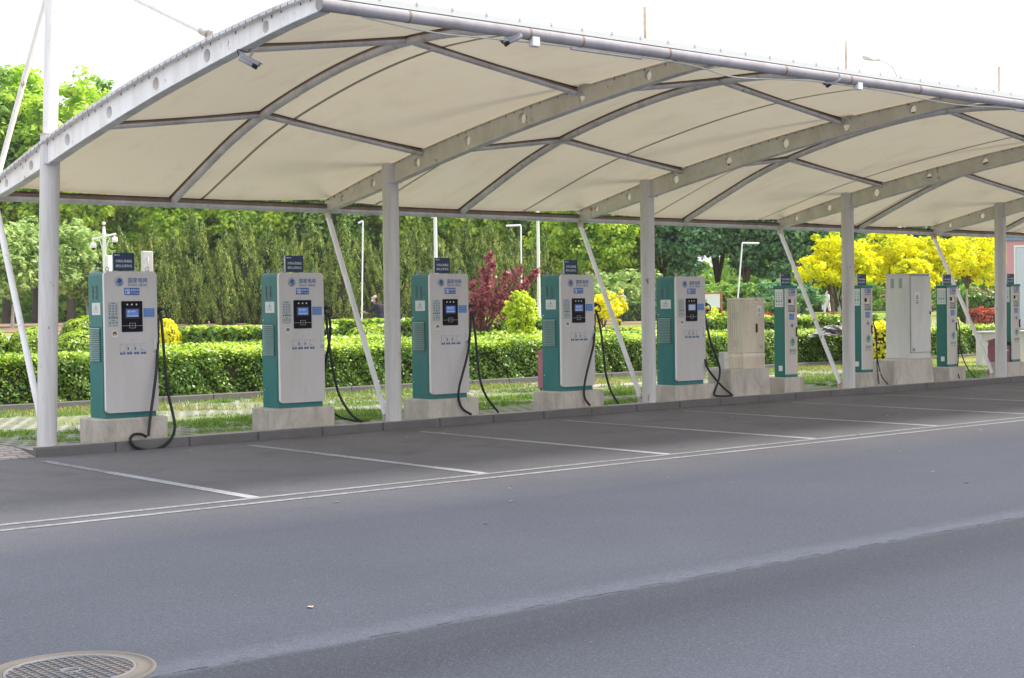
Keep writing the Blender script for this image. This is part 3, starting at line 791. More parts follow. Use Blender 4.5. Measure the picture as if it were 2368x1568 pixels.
# arches
for i in range(6):
    T = [(y, smoothp(AR, y)) for y in [YB-(YB-YF)*k/36 for k in range(37)]]
    mb = MB(); mb.tube([(AX[i], y, z_) for y, z_ in T], .05, 'steel_frame', 12); mb.tube([(AX[i], y, z_+.034) for y, z_ in T], .047, 'stained_steel', 12)
    for y in (-.15, -1.55, -3.85):               # welded sleeves
        z_ = smoothp(AR, y); dz = (smoothp(AR, y-.03)-smoothp(AR, y+.03))
        mb.tube([(AX[i], y+.03, z_-dz/2), (AX[i], y-.03, z_+dz/2)], .054, 'steel_frame', 12)
    mb.build('arch_tube', can)
    # stained gasket strip between arch and cloth
    mb = MB()
    V = []
    for y, z_ in T: V += [(AX[i]-.065, y, mz(AX[i]-.065, y)-.007), (AX[i]+.065, y, mz(AX[i]+.065, y)-.007)]
    mb.add(V, [(2*k, 2*k+1, 2*k+3, 2*k+2) for k in range(36)], 'stain_brown', True)
    for y in (-.76, -3.88):
        for a, b in ((PX[i], AX[i]), (AX[i], PX[i+1])):
            V = []
            for k in range(9):
                x = a+(b-a)*k/8; V += [(x, y-.045, mz(x, y-.045)-.007), (x, y+.045, mz(x, y+.045)-.007)]
            mb.add(V, [(2*k, 2*k+1, 2*k+3, 2*k+2) for k in range(8)], 'stain_brown', True)
    mb.build('stained_gasket', can)
    for y in (-.76, -3.88):
        for a, b in ((PX[i]+.045, AX[i]-.04), (PX[i+1]-.02, AX[i]+.04)):
            mb = MB(); za = smoothp(BT, y)-.04; zb = smoothp(AR, y)
            mb.tube([(a, y, za), (b, y, zb)], .036, 'steel_frame', 10); mb.tube([(a, y, za+.022), (b, y, zb+.022)], .034, 'stained_steel', 10); mb.build('purlin', can)
# edge tubes
mb = MB(); mb.tube([(x, YB, 3.07) for x in np.linspace(-.06, 30.9, 60)], .052, 'steel_frame', 12); mb.tube([(x, YB, 3.104) for x in np.linspace(-.06, 30.9, 60)], .054, 'stained_steel', 12)
mb.add([(-.05, YB-.07, 3.151), (30.8, YB-.07, 3.151), (30.8, YB+.03, 3.151), (-.05, YB+.03, 3.151)], [(0,1,2,3)], 'stain_brown')
mb.build('eave_tube', can)
mb = MB(); mb.tube([(x, YF, 4.245) for x in np.linspace(-.05, 30.9, 60)], .062, 'tube_grey', 14)
for x in [.9, 2.35, 3.05, 4.3, 6.2, 7.4, 8.8, 11.2, 12.4, 13.9, 16.3, 18.4]: mb.tube([(x-.012, YF, 4.245), (x+.012, YF, 4.245)], .0645, 'stained_steel', 14)
mb.build('front_tube', can)
mb = MB()
for k in range(150):                             # clamped cloth edge above the front tube
    a = -.05+k*.206; b = a+.2; mb.box(a, b+.005, YF-.045, YF-.02, 4.30, 4.345+.02*abs(math.sin((a-2.5)*PI/5.1)), 'membrane_edge')
    if k % 2: mb.box(a-.008, a+.008, YF-.05, YF-.03, 4.345, 4.375, 'galvanised')
mb.build('edge_clamp', can)
# wiring clipped below the front tube
mb = MB()
mb.tube(spline([(.4,YF,4.18),(1.2,YF,4.13),(2.0,YF,4.15),(3.0,YF,4.17),(4.6,YF,4.16),(5.4,YF,4.09),(6.6,YF,4.16),(8.0,YF,4.165),(9.6,YF,4.12),(11,YF,4.17),(13,YF,4.16),(15,YF,4.13),(18,YF,4.16),(22,YF,4.13),(26,YF,4.16)]), .008, 'galvanised', 6)
mb.tube([(2.9,YF-.02,4.15),(3.9,YF-.02,4.15)], .013, 'tube_grey', 6); mb.tube([(11.0,YF-.02,4.15),(12.4,YF-.02,4.15)], .013, 'tube_grey', 6)
mb.build('wiring', can)
# posts, masts, stays, struts
for i, x in enumerate(PX):
    lx = .06 if i == 0 else 0; l0 = -.06 if i == 0 else 0
    mb = MB(); ztop = 3.70 if i == 0 else 3.60
    mb.tube([(x+l0, 0, -.06), (x+(l0+lx)/2, 0, ztop*.5), (x+lx, 0, ztop)] if i == 0 else [(x, 0, -.06), (x, 0, ztop)], .115, 'post_white', 28, caps=True)
    mb.box(x-.09, x+.09, -.16, -.105, 3.335, 3.35, 'steel_frame')
    mb.box(x+.008, x+.022, -.17, -.11, 3.35, 3.60, 'rusty_pipe')
    if i == 0: mb.tube([(x+lx, 0, ztop-.012), (x+lx, 0, ztop+.008)], .12, 'rusty_pipe', 28)
    mb.build('post', can)
    mb = MB(); mb.tube([(x+lx, 0, ztop+.002), (x+lx*2.25, 0, 5.86)], .086, 'steel_white', 20)
    mb.tube([(x+lx*2.25, 0, 5.86), (x+lx*2.4, 0, 6.42)], .028, 'rusty_pipe', 10)
    mb.box(x-.1, x+.1, -.13, .13, 5.86, 5.872, 'rusty_pipe'); mb.box(x-.008, x+.008, -.17, .17, 5.76, 5.86, 'steel_white')
    mb.build('mast', can)
    mb = MB(); p0 = Vector((x+lx*2, -.09, 5.78)); p1 = Vector((x, -3.98, smoothp(BT, -4)+.10))
    mb.tube([p0, p1], .036, 'steel_white', 10); mb.box(x-.012, x+.012, -4.1, -3.93, 4.21, 4.31, 'rusty_pipe')
    mb.tube([p1-(p1-p0).normalized()*.14, p1], .043, 'rusty_pipe', 10); mb.build('stay_rod', can)
    mb = MB(); p0 = Vector((x+lx*1.6, .02, 5.48)); p1 = Vector((x, 1.52, 3.30)); mb.tube([p0, p1], .034, 'steel_white', 10); mb.build('stay_rod', can)
    mb = MB(); p0 = Vector((x, 1.58, 2.93)); p1 = Vector((x, .20, .08)); mb.tube([p0, p1], .04, 'steel_white', 12)
    mb.tube([p0, p0+(p1-p0).normalized()*.12], .03, 'rusty_pipe', 10); mb.box(x-.01, x+.01, 1.53, 1.66, 2.92, 3.04, 'rusty_pipe')
    mb.box(x-.012, x+.012, .12, .26, -.04, .12, 'rusty_pipe'); mb.build('strut', can)

# cctv
def cctv(loc, d, label, hang, arm_off):
    t = thing('security_camera', label, 'security camera', loc, 0, 'bullet cameras under the canopy')
    d = Vector(d).normalized(); side = d.cross(Vector((0,0,1))).normalized(); up = side.cross(d); t.scale = (.66,.66,.66); hang /= .66; arm_off = [c/.66 for c in arm_off]
    M = Matrix(((d.x, side.x, up.x, 0), (d.y, side.y, up.y, 0), (d.z, side.z, up.z, 0), (0,0,0,1)))
    def pr(mb, prof, mat):                        # profile rings along d: (s, halfwidth, halfheight, zoff)
        n = 16; V = []
        for s, a, b, zo in prof:
            for k in range(n):
                w = 2*PI*k/n; ca, sa = math.cos(w), math.sin(w)
                V.append(M @ Vector((s, a*math.copysign(abs(ca)**.6, ca), zo+b*math.copysign(abs(sa)**.6, sa))))
        mb.add(V, [(i*n+k, i*n+(k+1)%n, (i+1)*n+(k+1)%n, (i+1)*n+k) for i in range(len(prof)-1) for k in range(n)], mat, True)
        mb.add(V[:n], [tuple(range(n))], mat); mb.add(V[-n:], [tuple(range(n))], mat)
    mb = MB(); pr(mb, [(-.13,.045,.045,0), (-.125,.052,.052,0), (.05,.052,.052,0), (.10,.045,.045,.0)], 'camera_grey'); mb.build('housing', t)
    mb = MB(); pr(mb, [(.085,.050,.050,0), (.15,.046,.052,-.004), (.158,.04,.044,-.004)], 'black_plastic'); mb.build('lens_cover', t)
    mb = MB()
    for sgn in (-1, 1): mb.box(-.14, .17, sgn*.060-.003, sgn*.060+.003, .01, .058, 'camera_grey', M)
    mb.box(-.14, .20, -.06, .06, .056, .064, 'camera_grey', M); mb.build('sunshield', t)
    mb = MB(); pr(mb, [(-.138,.036,.036,0), (-.130,.04,.04,0)], 'galvanised'); mb.build('rear_cap', t)
    mb = MB(); a = Vector(arm_off); mb.tube([(0,0,.05), a*.45+Vector((0,0,.05)), a+Vector((0,0,hang*.5)), a+Vector((0,0,hang))], [.02,.02,.024,.024], 'cream', 8)
    e = a+Vector((0,0,hang)); mb.box(e.x-.05, e.x+.05, e.y-.05, e.y+.05, e.z-.01, e.z, 'cream'); mb.build('bracket', t)
    mb = MB(); q = M @ Vector((-.135,0,0)); mb.tube(spline([q, q+Vector((-.03,0,.1)), a*.5+Vector((-.05,0,.13)), a+Vector((-.04,0,.16)), a+Vector((-.04,0,hang-.01))]), .007, 'black_rubber', 6); mb.build('camera_cable', t)
    return t
p = at(573, 142, X=.03); cctv(p, (.62,-.48,-.42), 'white bullet camera hanging from the first beam at the left', .16, (.045,0,0))
p = at(1186, 90, Y=YF); cctv(p, (-.66,.35,-.40), 'white bullet camera under the front tube between the first and second posts', .09, (.11,0,0))
p = at(1926, 188, Y=YF); cctv(p, (-.66,.35,-.40), 'white bullet camera under the front tube near the fourth post', .09, (.11,0,0))
for px, py, lab in ((1235, 97, 'small white junction box below the front tube, beside the middle camera'), (1984, 199, 'small grey junction box below the front tube, beside the right-hand camera')):
    p = at(px, py, Y=YF-.02); mb = MB(); mb.bbox(-.05, .05, -.035, .035, -.05, .05, 'white_paint', .008); mb.box(-.01, .01, -.01, .01, .05, .1, 'white_paint')
    tag(mb.build('junction_box', None, p), lab, 'junction box', 'junction boxes under the canopy')

# ------------------------------------------------------------------ plinths
def plinth(x0, x1, y0, y1, h, lab, flare=.0):
    mb = MB(); w = (x1-x0); d = y1-y0
    mb.bbox(-w/2, w/2, 0, d, -.08, h, 'concrete', .014)
    if flare: mb.v = [(v[0]*(1+flare*(1-(v[2]+.08)/h)), v[1]-(flare*.5*(1-(v[2]+.08)/h) if v[1] < d/2 else 0), v[2]) for v in mb.v]
    o = mb.build('concrete_plinth', None, ((x0+x1)/2, y0, 0))
    return tag(o, lab, 'plinth', 'concrete plinths along the kerb')
PL = [(.62,1.51,-.03,.60,.272,'low concrete plinth under the leftmost charger, its cable looped in front'),
      (3.07,4.00,-.03,.60,.268,'low concrete plinth under the second charger from the left'),
      (5.60,6.52,-.03,.60,.266,'low concrete plinth under the charger right of the second post'),
      (8.08,9.06,-.03,.56,.262,'low concrete plinth under the fourth charger, left of the third post'),
      (10.68,11.65,-.03,.55,.245,'low concrete plinth under the charger without a sign board'),
      (12.05,13.06,-.03,.50,.462,'tall concrete plinth under the ribbed beige cabinet'),
      (13.48,14.03,-.03,.40,.266,'narrow concrete plinth under the first slim charger, left of the fourth post'),
      (15.66,16.29,-.03,.40,.270,'narrow concrete plinth under the slim charger behind the fourth post'),
      (16.71,17.98,-.03,.62,.470,'large flared concrete plinth under the tall grey cabinet'),
      (18.54,19.12,-.03,.40,.275,'narrow concrete plinth under the third slim charger, right of the grey cabinet'),
      (20.64,21.4,-.03,.40,.298,'narrow concrete plinth under the slim charger at the right edge')]
for i, a in enumerate(PL): plinth(*a[:6], .04 if i in (5, 8) else 0)

# ------------------------------------------------------------------ large charger
def warn_tri(mb, cx, cz, s, y, fill, edge, bolt='ink'):
    mb.add([(cx-s, y, cz-s*.8), (cx+s, y, cz-s*.8), (cx, y, cz+s*.95)], [(0,1,2)], edge)
    mb.add([(cx-s*.72, y-.001, cz-s*.64), (cx+s*.72, y-.001, cz-s*.64), (cx, y-.001, cz+s*.66)], [(0,1,2)], fill)
    mb.add([(cx+.1*s, y-.002, cz+.45*s), (cx-.22*s, y-.002, cz-.1*s), (cx-.02*s, y-.002, cz-.08*s), (cx-.14*s, y-.002, cz-.52*s), (cx+.24*s, y-.002, cz+.04*s), (cx+.04*s, y-.002, cz+.03*s)], [(0,1,2),(2,3,4),(0,2,5),(5,2,4)], bolt)
def make_signboard(t, x0, x1, zb, h, y):
    mb = MB(); mb.box(x0, x1, y, y+.018, zb, zb+h, 'navy')
    mb.box(x0+.03, x0+.05, y+.019, y+.03, zb-.03, zb+.05, 'galvanised'); mb.box(x1-.05, x1-.03, y+.019, y+.03, zb-.03, zb+.05, 'galvanised')
    mb.box(x0-.004, x0-.0002, y-.002, y+.02, zb, zb+h, 'letter_white')
    sb = mb.build('sign_board', t); w = x1-x0
    mb = MB(); yy = y-.002
    lettering(mb, '文明从我做起', x0+.11*w, x0+.89*w, zb+.45*h, zb+.62*h, yy, 'letter_white'); mb.build('lettering', sb); mb = MB()
    lettering(mb, '请勿占用车位', x0+.11*w, x0+.89*w, zb+.18*h, zb+.35*h, yy, 'letter_white'); mb.build('lettering', sb); mb = MB()
    lettering(mb, '国家电网', x0+.15*w, x0+.32*w, zb+.83*h, zb+.91*h, yy, 'letter_white')
    mb.disc(x0+.1*w, zb+.87*h, .032*w, yy, 'letter_white', 10)
    mb.build('lettering', sb); return sb
def dc_sign(mb, x0, x1, z0, z1, y, zh, en):
    w = x1-x0; h = z1-z0
    plate(mb, x0, x1, z0, z1, y, 'letter_white', .004); plate(mb, x0+.012*w, x1-.012*w, z0+.03*h, z1-.03*h, y-.001, 'sign_blue', .002)
    for a, b, c, d in ((.03,.97,.07,.11), (.03,.97,.89,.93), (.03,.045,.07,.93), (.955,.97,.07,.93)): plate(mb, x0+a*w, x0+b*w, z0+c*h, z0+d*h, y-.002, 'label_blue', .001)
    plate(mb, x0+.09*w, x0+.36*w, z0+.18*h, z0+.82*h, y-.002, 'letter_white', .001)
    plate(mb, x0+.13*w, x0+.21*w, z0+.25*h, z0+.62*h, y-.003, 'sign_blue', .001); plate(mb, x0+.27*w, x0+.32*w, z0+.45*h, z0+.62*h, y-.003, 'sign_blue', .001)
    plate(mb, x0+.15*w, x0+.30*w, z0+.70*h, z0+.75*h, y-.003, 'sign_blue', .001)
    lettering(mb, zh, x0+.42*w, x0+.93*w, z0+.50*h, z0+.82*h, y-.003, 'letter_white')
    lettering(mb, en, x0+.42*w, x0+.93*w, z0+.18*h, z0+.38*h, y-.003, 'letter_white')
def make_charger(full=True):
    W_, H_, D_ = .70, 1.812, .47
    t = thing('charging_station', 'x', 'charging station', (0,0,0), 0, 'large charging stations in a row on plinths')
    # body: rounded upper edge on both long sides
    mb = MB(); r = .05; y0, y1 = .05, D_; x0, x1 = .008, W_-.012
    prof = [(x0, 0), (x0, H_-r)] + [(x0+r-r*math.cos(a), H_-r+r*math.sin(a)) for a in (PI/8, PI/4, 3*PI/8, PI/2)] + [(x1-r+r*math.sin(a), H_-r+r*math.cos(a)) for a in (0, PI/8, PI/4, 3*PI/8, PI/2)] + [(x1, 0)]
    n = len(prof); V = [(x, y0, z) for x, z in prof]+[(x, y1, z) for x, z in prof]
    mb.add(V, [tuple(range(n)), tuple(range(2*n-1, n-1, -1))]+[(k+n, (k+1)%n+n, (k+1)%n, k) for k in range(n)], 'teal')
    body = mb.build('body', t)
    mb = MB(); xf = x0
    # access panel on the left side, louvres, sticker
    mb.box(xf-.004, xf+.002, .09, D_-.025, .06, H_-.585, 'teal'); mb.build('side_panel', body)
    mb = MB(); n = 16
    mb.box(xf-.0075, xf-.0042, .145, D_-.055, .70, 1.13, 'hole_dark')
    for k in range(n):
        z = .71+.42*k/n; q = [(.13, z-.003), (.13, z+.016)]
        mb.add([(xf-.008, .14, z+.016), (xf-.008, D_-.05, z+.016), (xf-.024, D_-.05, z-.002), (xf-.024, .14, z-.002), (xf-.008, .14, z+.011), (xf-.008, D_-.05, z+.011), (xf-.024, D_-.05, z-.006), (xf-.024, .14, z-.006)],
               [(0,1,2,3),(7,6,5,4),(3,2,6,7),(0,3,7,4),(1,5,6,2)], 'louvre_teal')
    mb.build('louvre', body)
    for yy in (.22, .33):
        mb = MB()
        for k in range(11):
            z = H_-.345+.155*k/10
            mb.box(xf-.008, xf, yy, yy+.055, z, z+.006, 'louvre_teal'); mb.box(xf-.003, xf+.001, yy, yy+.055, z+.006, z+.012, 'hole_dark')
        mb.build('vent', body)
    mb = MB(); mb.box(xf-.003, xf+.002, .135, .37, H_-.535, H_-.385, 'sticker_white')
    for z in (.44, .46, .475, .49): mb.box(xf-.004, xf-.0031, .20, .33, H_-z-.012, H_-z-.008, 'ink_soft')
    V = [(xf-.0045, .27, H_-.455), (xf-.0045, .235, H_-.455), (xf-.0045, .2525, H_-.395)]; mb.add(V, [(0,1,2)], 'ink_soft'); mb.build('caution_sticker', body)
    mb = MB(); mb.tube([(xf-.012, D_-.05, 1.18), (xf, D_-.05, 1.18)], .010, 'metal_handle', 10); mb.tube([(xf-.012, D_-.05, .24), (xf, D_-.05, .24)], .010, 'metal_handle', 10); mb.build('lock', body)
    # door: rounded slab
    mb = MB(); mb.rrect(.0, W_, .068, H_, .0, .045, .05, 'door_grey', 7, 'door_edge'); door = mb.build('door', t)
    e = -.002
    mb = MB(); emblem(mb, .197, H_-.128, .060, .062, e, 'logo_blue', 'door_grey'); mb.build('emblem', door)
    mb = MB(); lettering(mb, '国家电网', .315, .572, H_-.142, H_-.078, e, 'logo_blue'); smallcaps(mb, .315, .572, H_-.184, H_-.150, e, 'logo_blue'); mb.build('lettering', door)
    mb = MB(); dc_sign(mb, .257, .464, H_-.296, H_-.200, -.004, '直流充电', 'DC Charging'); mb.build('charging_sign', door)
    mb = MB(); plate(mb, .04, .18, H_-.685, H_-.375, -.003, 'sticker')
    z = H_-.40
    plate(mb, .085, .135, z, z+.008, -.0045, 'ink', .001)
    for r_ in range(4):
        for c in range(3):
            x = .055+.042*c; zz = H_-.435-.033*r_; plate(mb, x, x+.026, zz, zz+.018, -.0045, 'ink_soft', .001); plate(mb, x+.004, x+.022, zz-.006, zz-.003, -.0045, 'ink_soft', .001)
    plate(mb, .085, .135, H_-.553, H_-.547, -.0045, 'ink', .001)
    for c in range(4): mb.disc(.062+.032*c, H_-.572, .011, -.0045, 'ink', 10)
    plate(mb, .085, .135, H_-.61, H_-.604, -.0045, 'ink', .001)
    for c in range(3): plate(mb, .055+.043*c, .08+.043*c, H_-.645, H_-.62, -.0045, 'ink_soft', .001)
    plate(mb, .05, .17, H_-.67, H_-.665, -.0045, 'red_ink', .001); mb.build('instruction_sheet', door)
    mb = MB(); mb.disc(.127, H_-.77, .046, e, 'sticker_white', 24, .043); mb.disc(.127, H_-.768, .033, e-.001, 'gold', 20, .031); plate(mb, .115, .139, H_-.77, H_-.745, e-.003, 'iron_rim', .001); mb.disc(.127, H_-.785, .014, e-.002, 'sticker_white', 12, .007); mb.build('round_sticker', door)
    mb = MB(); plate(mb, .516, .662, H_-.570, H_-.46, -.003, 'label_blue')
    for k in range(4): plate(mb, .524, .655, H_-.482-.026*k, H_-.478-.026*k, -.0045, 'letter_white', .001)
    mb.build('blue_notice', door)
    mb = MB(); plate(mb, .336, .39, H_-.865, H_-.838, -.003, 'cabinet_grey')
    for k in range(3): plate(mb, .342, .384, H_-.845-.008*k, H_-.843-.008*k, -.0045, 'ink_soft', .001)
    mb.build('rating_plate', door)
    for k, x in enumerate((.192, .284, .379, .471)):
        mb = MB(); w = .069; z0, z1 = H_-1.028, H_-.897
        plate(mb, x, x+w, z0, z1, -.002, 'logo_blue'); plate(mb, x+.002, x+w-.002, z0+.027, z1-.002, -.003, 'door_grey', .002)
        lettering(mb, str(k+1), x+.028, x+.040, z0+.006, z0+.021, -.0045, 'letter_white')
        if k in (1, 2): plate(mb, x+.010, x+.025, z0+.055, z0+.090, -.0045, 'logo_blue', .001)
        if k == 3: plate(mb, x+.018, x+.028, z0+.045, z0+.06, -.0045, 'logo_blue', .001)
        plate(mb, x+.036, x+.058, z0+.036, z0+.043, -.0045, 'ink_soft', .001); plate(mb, x+.01, x+.05, z1-.022, z1-.019, -.0045, 'ink_soft', .001)
        mb.build('step_sticker', door)
    mb = MB(); mb.bbox(.645, .681, -.014, .0, H_-.975, H_-.842, 'metal_handle', .004); mb.bbox(.655, .672, -.024, -.012, H_-.93, H_-.86, 'metal_handle', .004); mb.build('door_handle', door)
    mb = MB(); plate(mb, .632, .696, H_-1.018, H_-.985, -.002, 'sticker')
    for r_ in range(2):
        for c in range(5): plate(mb, .637+.012*c, .643+.012*c, H_-.999-.013*r_, H_-.992-.013*r_, -.0035, 'red_ink', .001)
    mb.build('small_notice', door)
    # screen unit
    mb = MB(); mb.rrect(.220, .498, H_-.750, H_-.368, -.007, .001, .012, 'black_gloss', 4)
    mb.box(.262, .460, -.0085, -.0072, H_-.585, H_-.456, 'black_plastic'); mb.box(.225, .493, -.0085, -.0072, H_-.674, H_-.671, 'cabinet_grey'); pan = mb.build('control_panel', t)
    mb = MB(); mb.box(.283, .441, -.012, -.0087, H_-.563, H_-.472, 'screen' if full else 'screen_pale'); mb.box(.30, .33, -.0125, -.0121, H_-.51, H_-.485, 'screen_pale'); mb.box(.345, .40, -.0125, -.0121, H_-.505, H_-.49, 'screen_pale'); mb.box(.285, .439, -.0125, -.0121, H_-.561, H_-.545, 'screen_pale'); mb.build('screen', pan)
    for k, x in enumerate((.296, .357, .418)):
        mb = MB(); mb.disc(x, H_-.411, .0105, -.0085, 'lamp_white', 14); mb.build('indicator_lamp', pan)
    mb = MB(); 
    for a, b, c, d in ((.320,.400,H_-.643,H_-.640),(.320,.400,H_-.703,H_-.700),(.320,.323,H_-.703,H_-.640),(.397,.400,H_-.703,H_-.640)): mb.box(a, b, -.0105, -.0087, c, d, 'cabinet_grey')
    mb.box(.350, .370, -.0105, -.0087, H_-.678, H_-.665, 'ink_soft'); mb.build('card_reader', pan)
    for x, y in ((.085, .09), (W_-.085, .09), (.085, D_-.06), (W_-.085, D_-.06)):
        mb = MB(); q = [(x+.022*math.cos(a), y, H_+.030+.024*math.sin(a)) for a in np.linspace(-PI/2, 1.5*PI, 15)]
        mb.tube(q, .007, 'galvanised', 6, caps=False); mb.lathe([(.018, 0), (.018, .008), (.008, .012)], 'galvanised', 10, (x, y, H_-.001)); mb.build('lifting_eye', t)
    if full: make_signboard(t, .178, .462, H_+.012, .222, .12)
    # plug holster
    mb = MB(); mb.bbox(W_-.011, W_+.02, .10, .22, H_-.62, H_-.44, 'black_plastic', .006)
    mb.tube(spline([(W_+.015, .14, H_-.60), (W_+.035, .10, H_-.53), (W_+.05, .06, H_-.48), (W_+.085, .03, H_-.465)]), [.03]*18+[.028], 'black_plastic', 10)
    mb.tube(spline([(W_+.05, .06, H_-.475), (W_+.10, .02, H_-.47), (W_+.125, .0, H_-.52), (W_+.115, .0, H_-.575), (W_+.055, .05, H_-.575)]), .011, 'black_plastic', 8)
    mb.build('charging_plug', t)
    return t
CH = [('x', .725), ('x', 3.195), ('x', 5.705), ('x', 8.24), ('x', 10.81)]
CL = ['grey and teal charging station nearest the first post, its cable looped on the kerb',
      'grey and teal charging station with a sign board, second from the left',
      'grey and teal charging station with a sign board, just right of the second post',
      'grey and teal charging station with a sign board, left of the third post',
      'grey and teal charging station with no sign board, right of the third post']
CZ = [.272, .268, .266, .262, .245]
c0 = make_charger(True); chargers = [c0]
for i in range(1, 5):
    chargers.append(copy_tree(c0) if i < 4 else make_charger(False))
for i, c in enumerate(chargers):
    c.location = (CH[i][1], .045, CZ[i]+.001); c['label'] = CL[i]
def cable(t, pts, r, name='cable', mat='black_rubber'):
    """pts: (x, y, Y) of the survey picture and the plane they lie in; part of charger t"""
    L = Vector(t.location); w = [at(x, y, Y=Y)-L for x, y, Y in pts]
    MB().tube(spline(w, 6), r, mat, 8).build(name, t)
def z7(x, y, o=(1900,800), s=1.568): return ((x/s+o[0])/1.7305, (y/s+o[1])/1.7305)
cable(chargers[0], [(371,722,.08),(376,775,.05),(381,840,.02),(388,905,0),(399,955,-.03),(404,988,-.08),(396,1014,-.16),(372,1035,-.20),(342,1041,-.21),(314,1034,-.21),(301,1019,-.20),(308,1006,-.16),(325,1004,-.12),(338,1010,-.10)], .019)
cable(chargers[0], [(366,735,.09),(365,790,.06),(362,850,.0),(355,910,-.04),(348,960,-.06),(343,1008,-.12)], .019)
cable(chargers[1], [(754,722,.1),(757,765,.08),(763,810,.06),(771,862,.05),(783,910,.05),(800,942,0),(818,964,-.05),(836,974,-.10)], .018)
cable(chargers[1], [(757,722,.12),(763,745,.12),(762,785,.14),(754,830,.2),(750,865,.25)], .018)
cable(chargers[1], [(774,957,.12),(790,966,.02),(815,972,-.05),(838,975,-.10)], .017)
q = lambda pts: [(*z7(x, y, (900,800)), Y) for x, y, Y in pts]
cable(chargers[2], q([(1548,700,.1),(1562,780,.08),(1572,870,.05),(1582,980,.03),(1592,1070,.02),(1607,1155,0),(1640,1235,-.02),(1680,1290,-.06),(1716,1334,-.1)]), .018)
cable(chargers[2], q([(1543,720,.1),(1538,820,.05),(1530,920,.0),(1512,1010,-.04),(1488,1100,-.05),(1468,1180,-.06),(1466,1250,-.06),(1490,1310,-.07),(1545,1346,-.1)]), .018)
q = lambda pts: [(*z7(x, y), Y) for x, y, Y in pts]
cable(chargers[3], q([(756,690,.1),(778,760,.08),(795,860,.05),(806,950,.03),(815,1050,.02),(830,1130,0),(858,1210,-.03),(900,1278,-.1)]), .018)
cable(chargers[3], q([(751,715,.1),(750,800,.05),(745,900,.0),(722,1000,-.04),(700,1090,-.05),(686,1170,-.06),(688,1240,-.07),(722,1290,-.1)]), .018)
cable(chargers[4], q([(1436,690,.1),(1450,760,.06),(1465,840,.03),(1487,920,.0),(1520,1000,-.03),(1536,1070,-.04),(1528,1130,-.04),(1508,1190,-.05),(1504,1226,-.08),(1560,1232,-.1),(1612,1228,-.12)]), .018)
cable(chargers[4], q([(1440,1000,.05),(1462,1060,.0),(1505,1120,-.02),(1550,1170,-.05),(1590,1205,-.08),(1618,1228,-.12)]), .018)

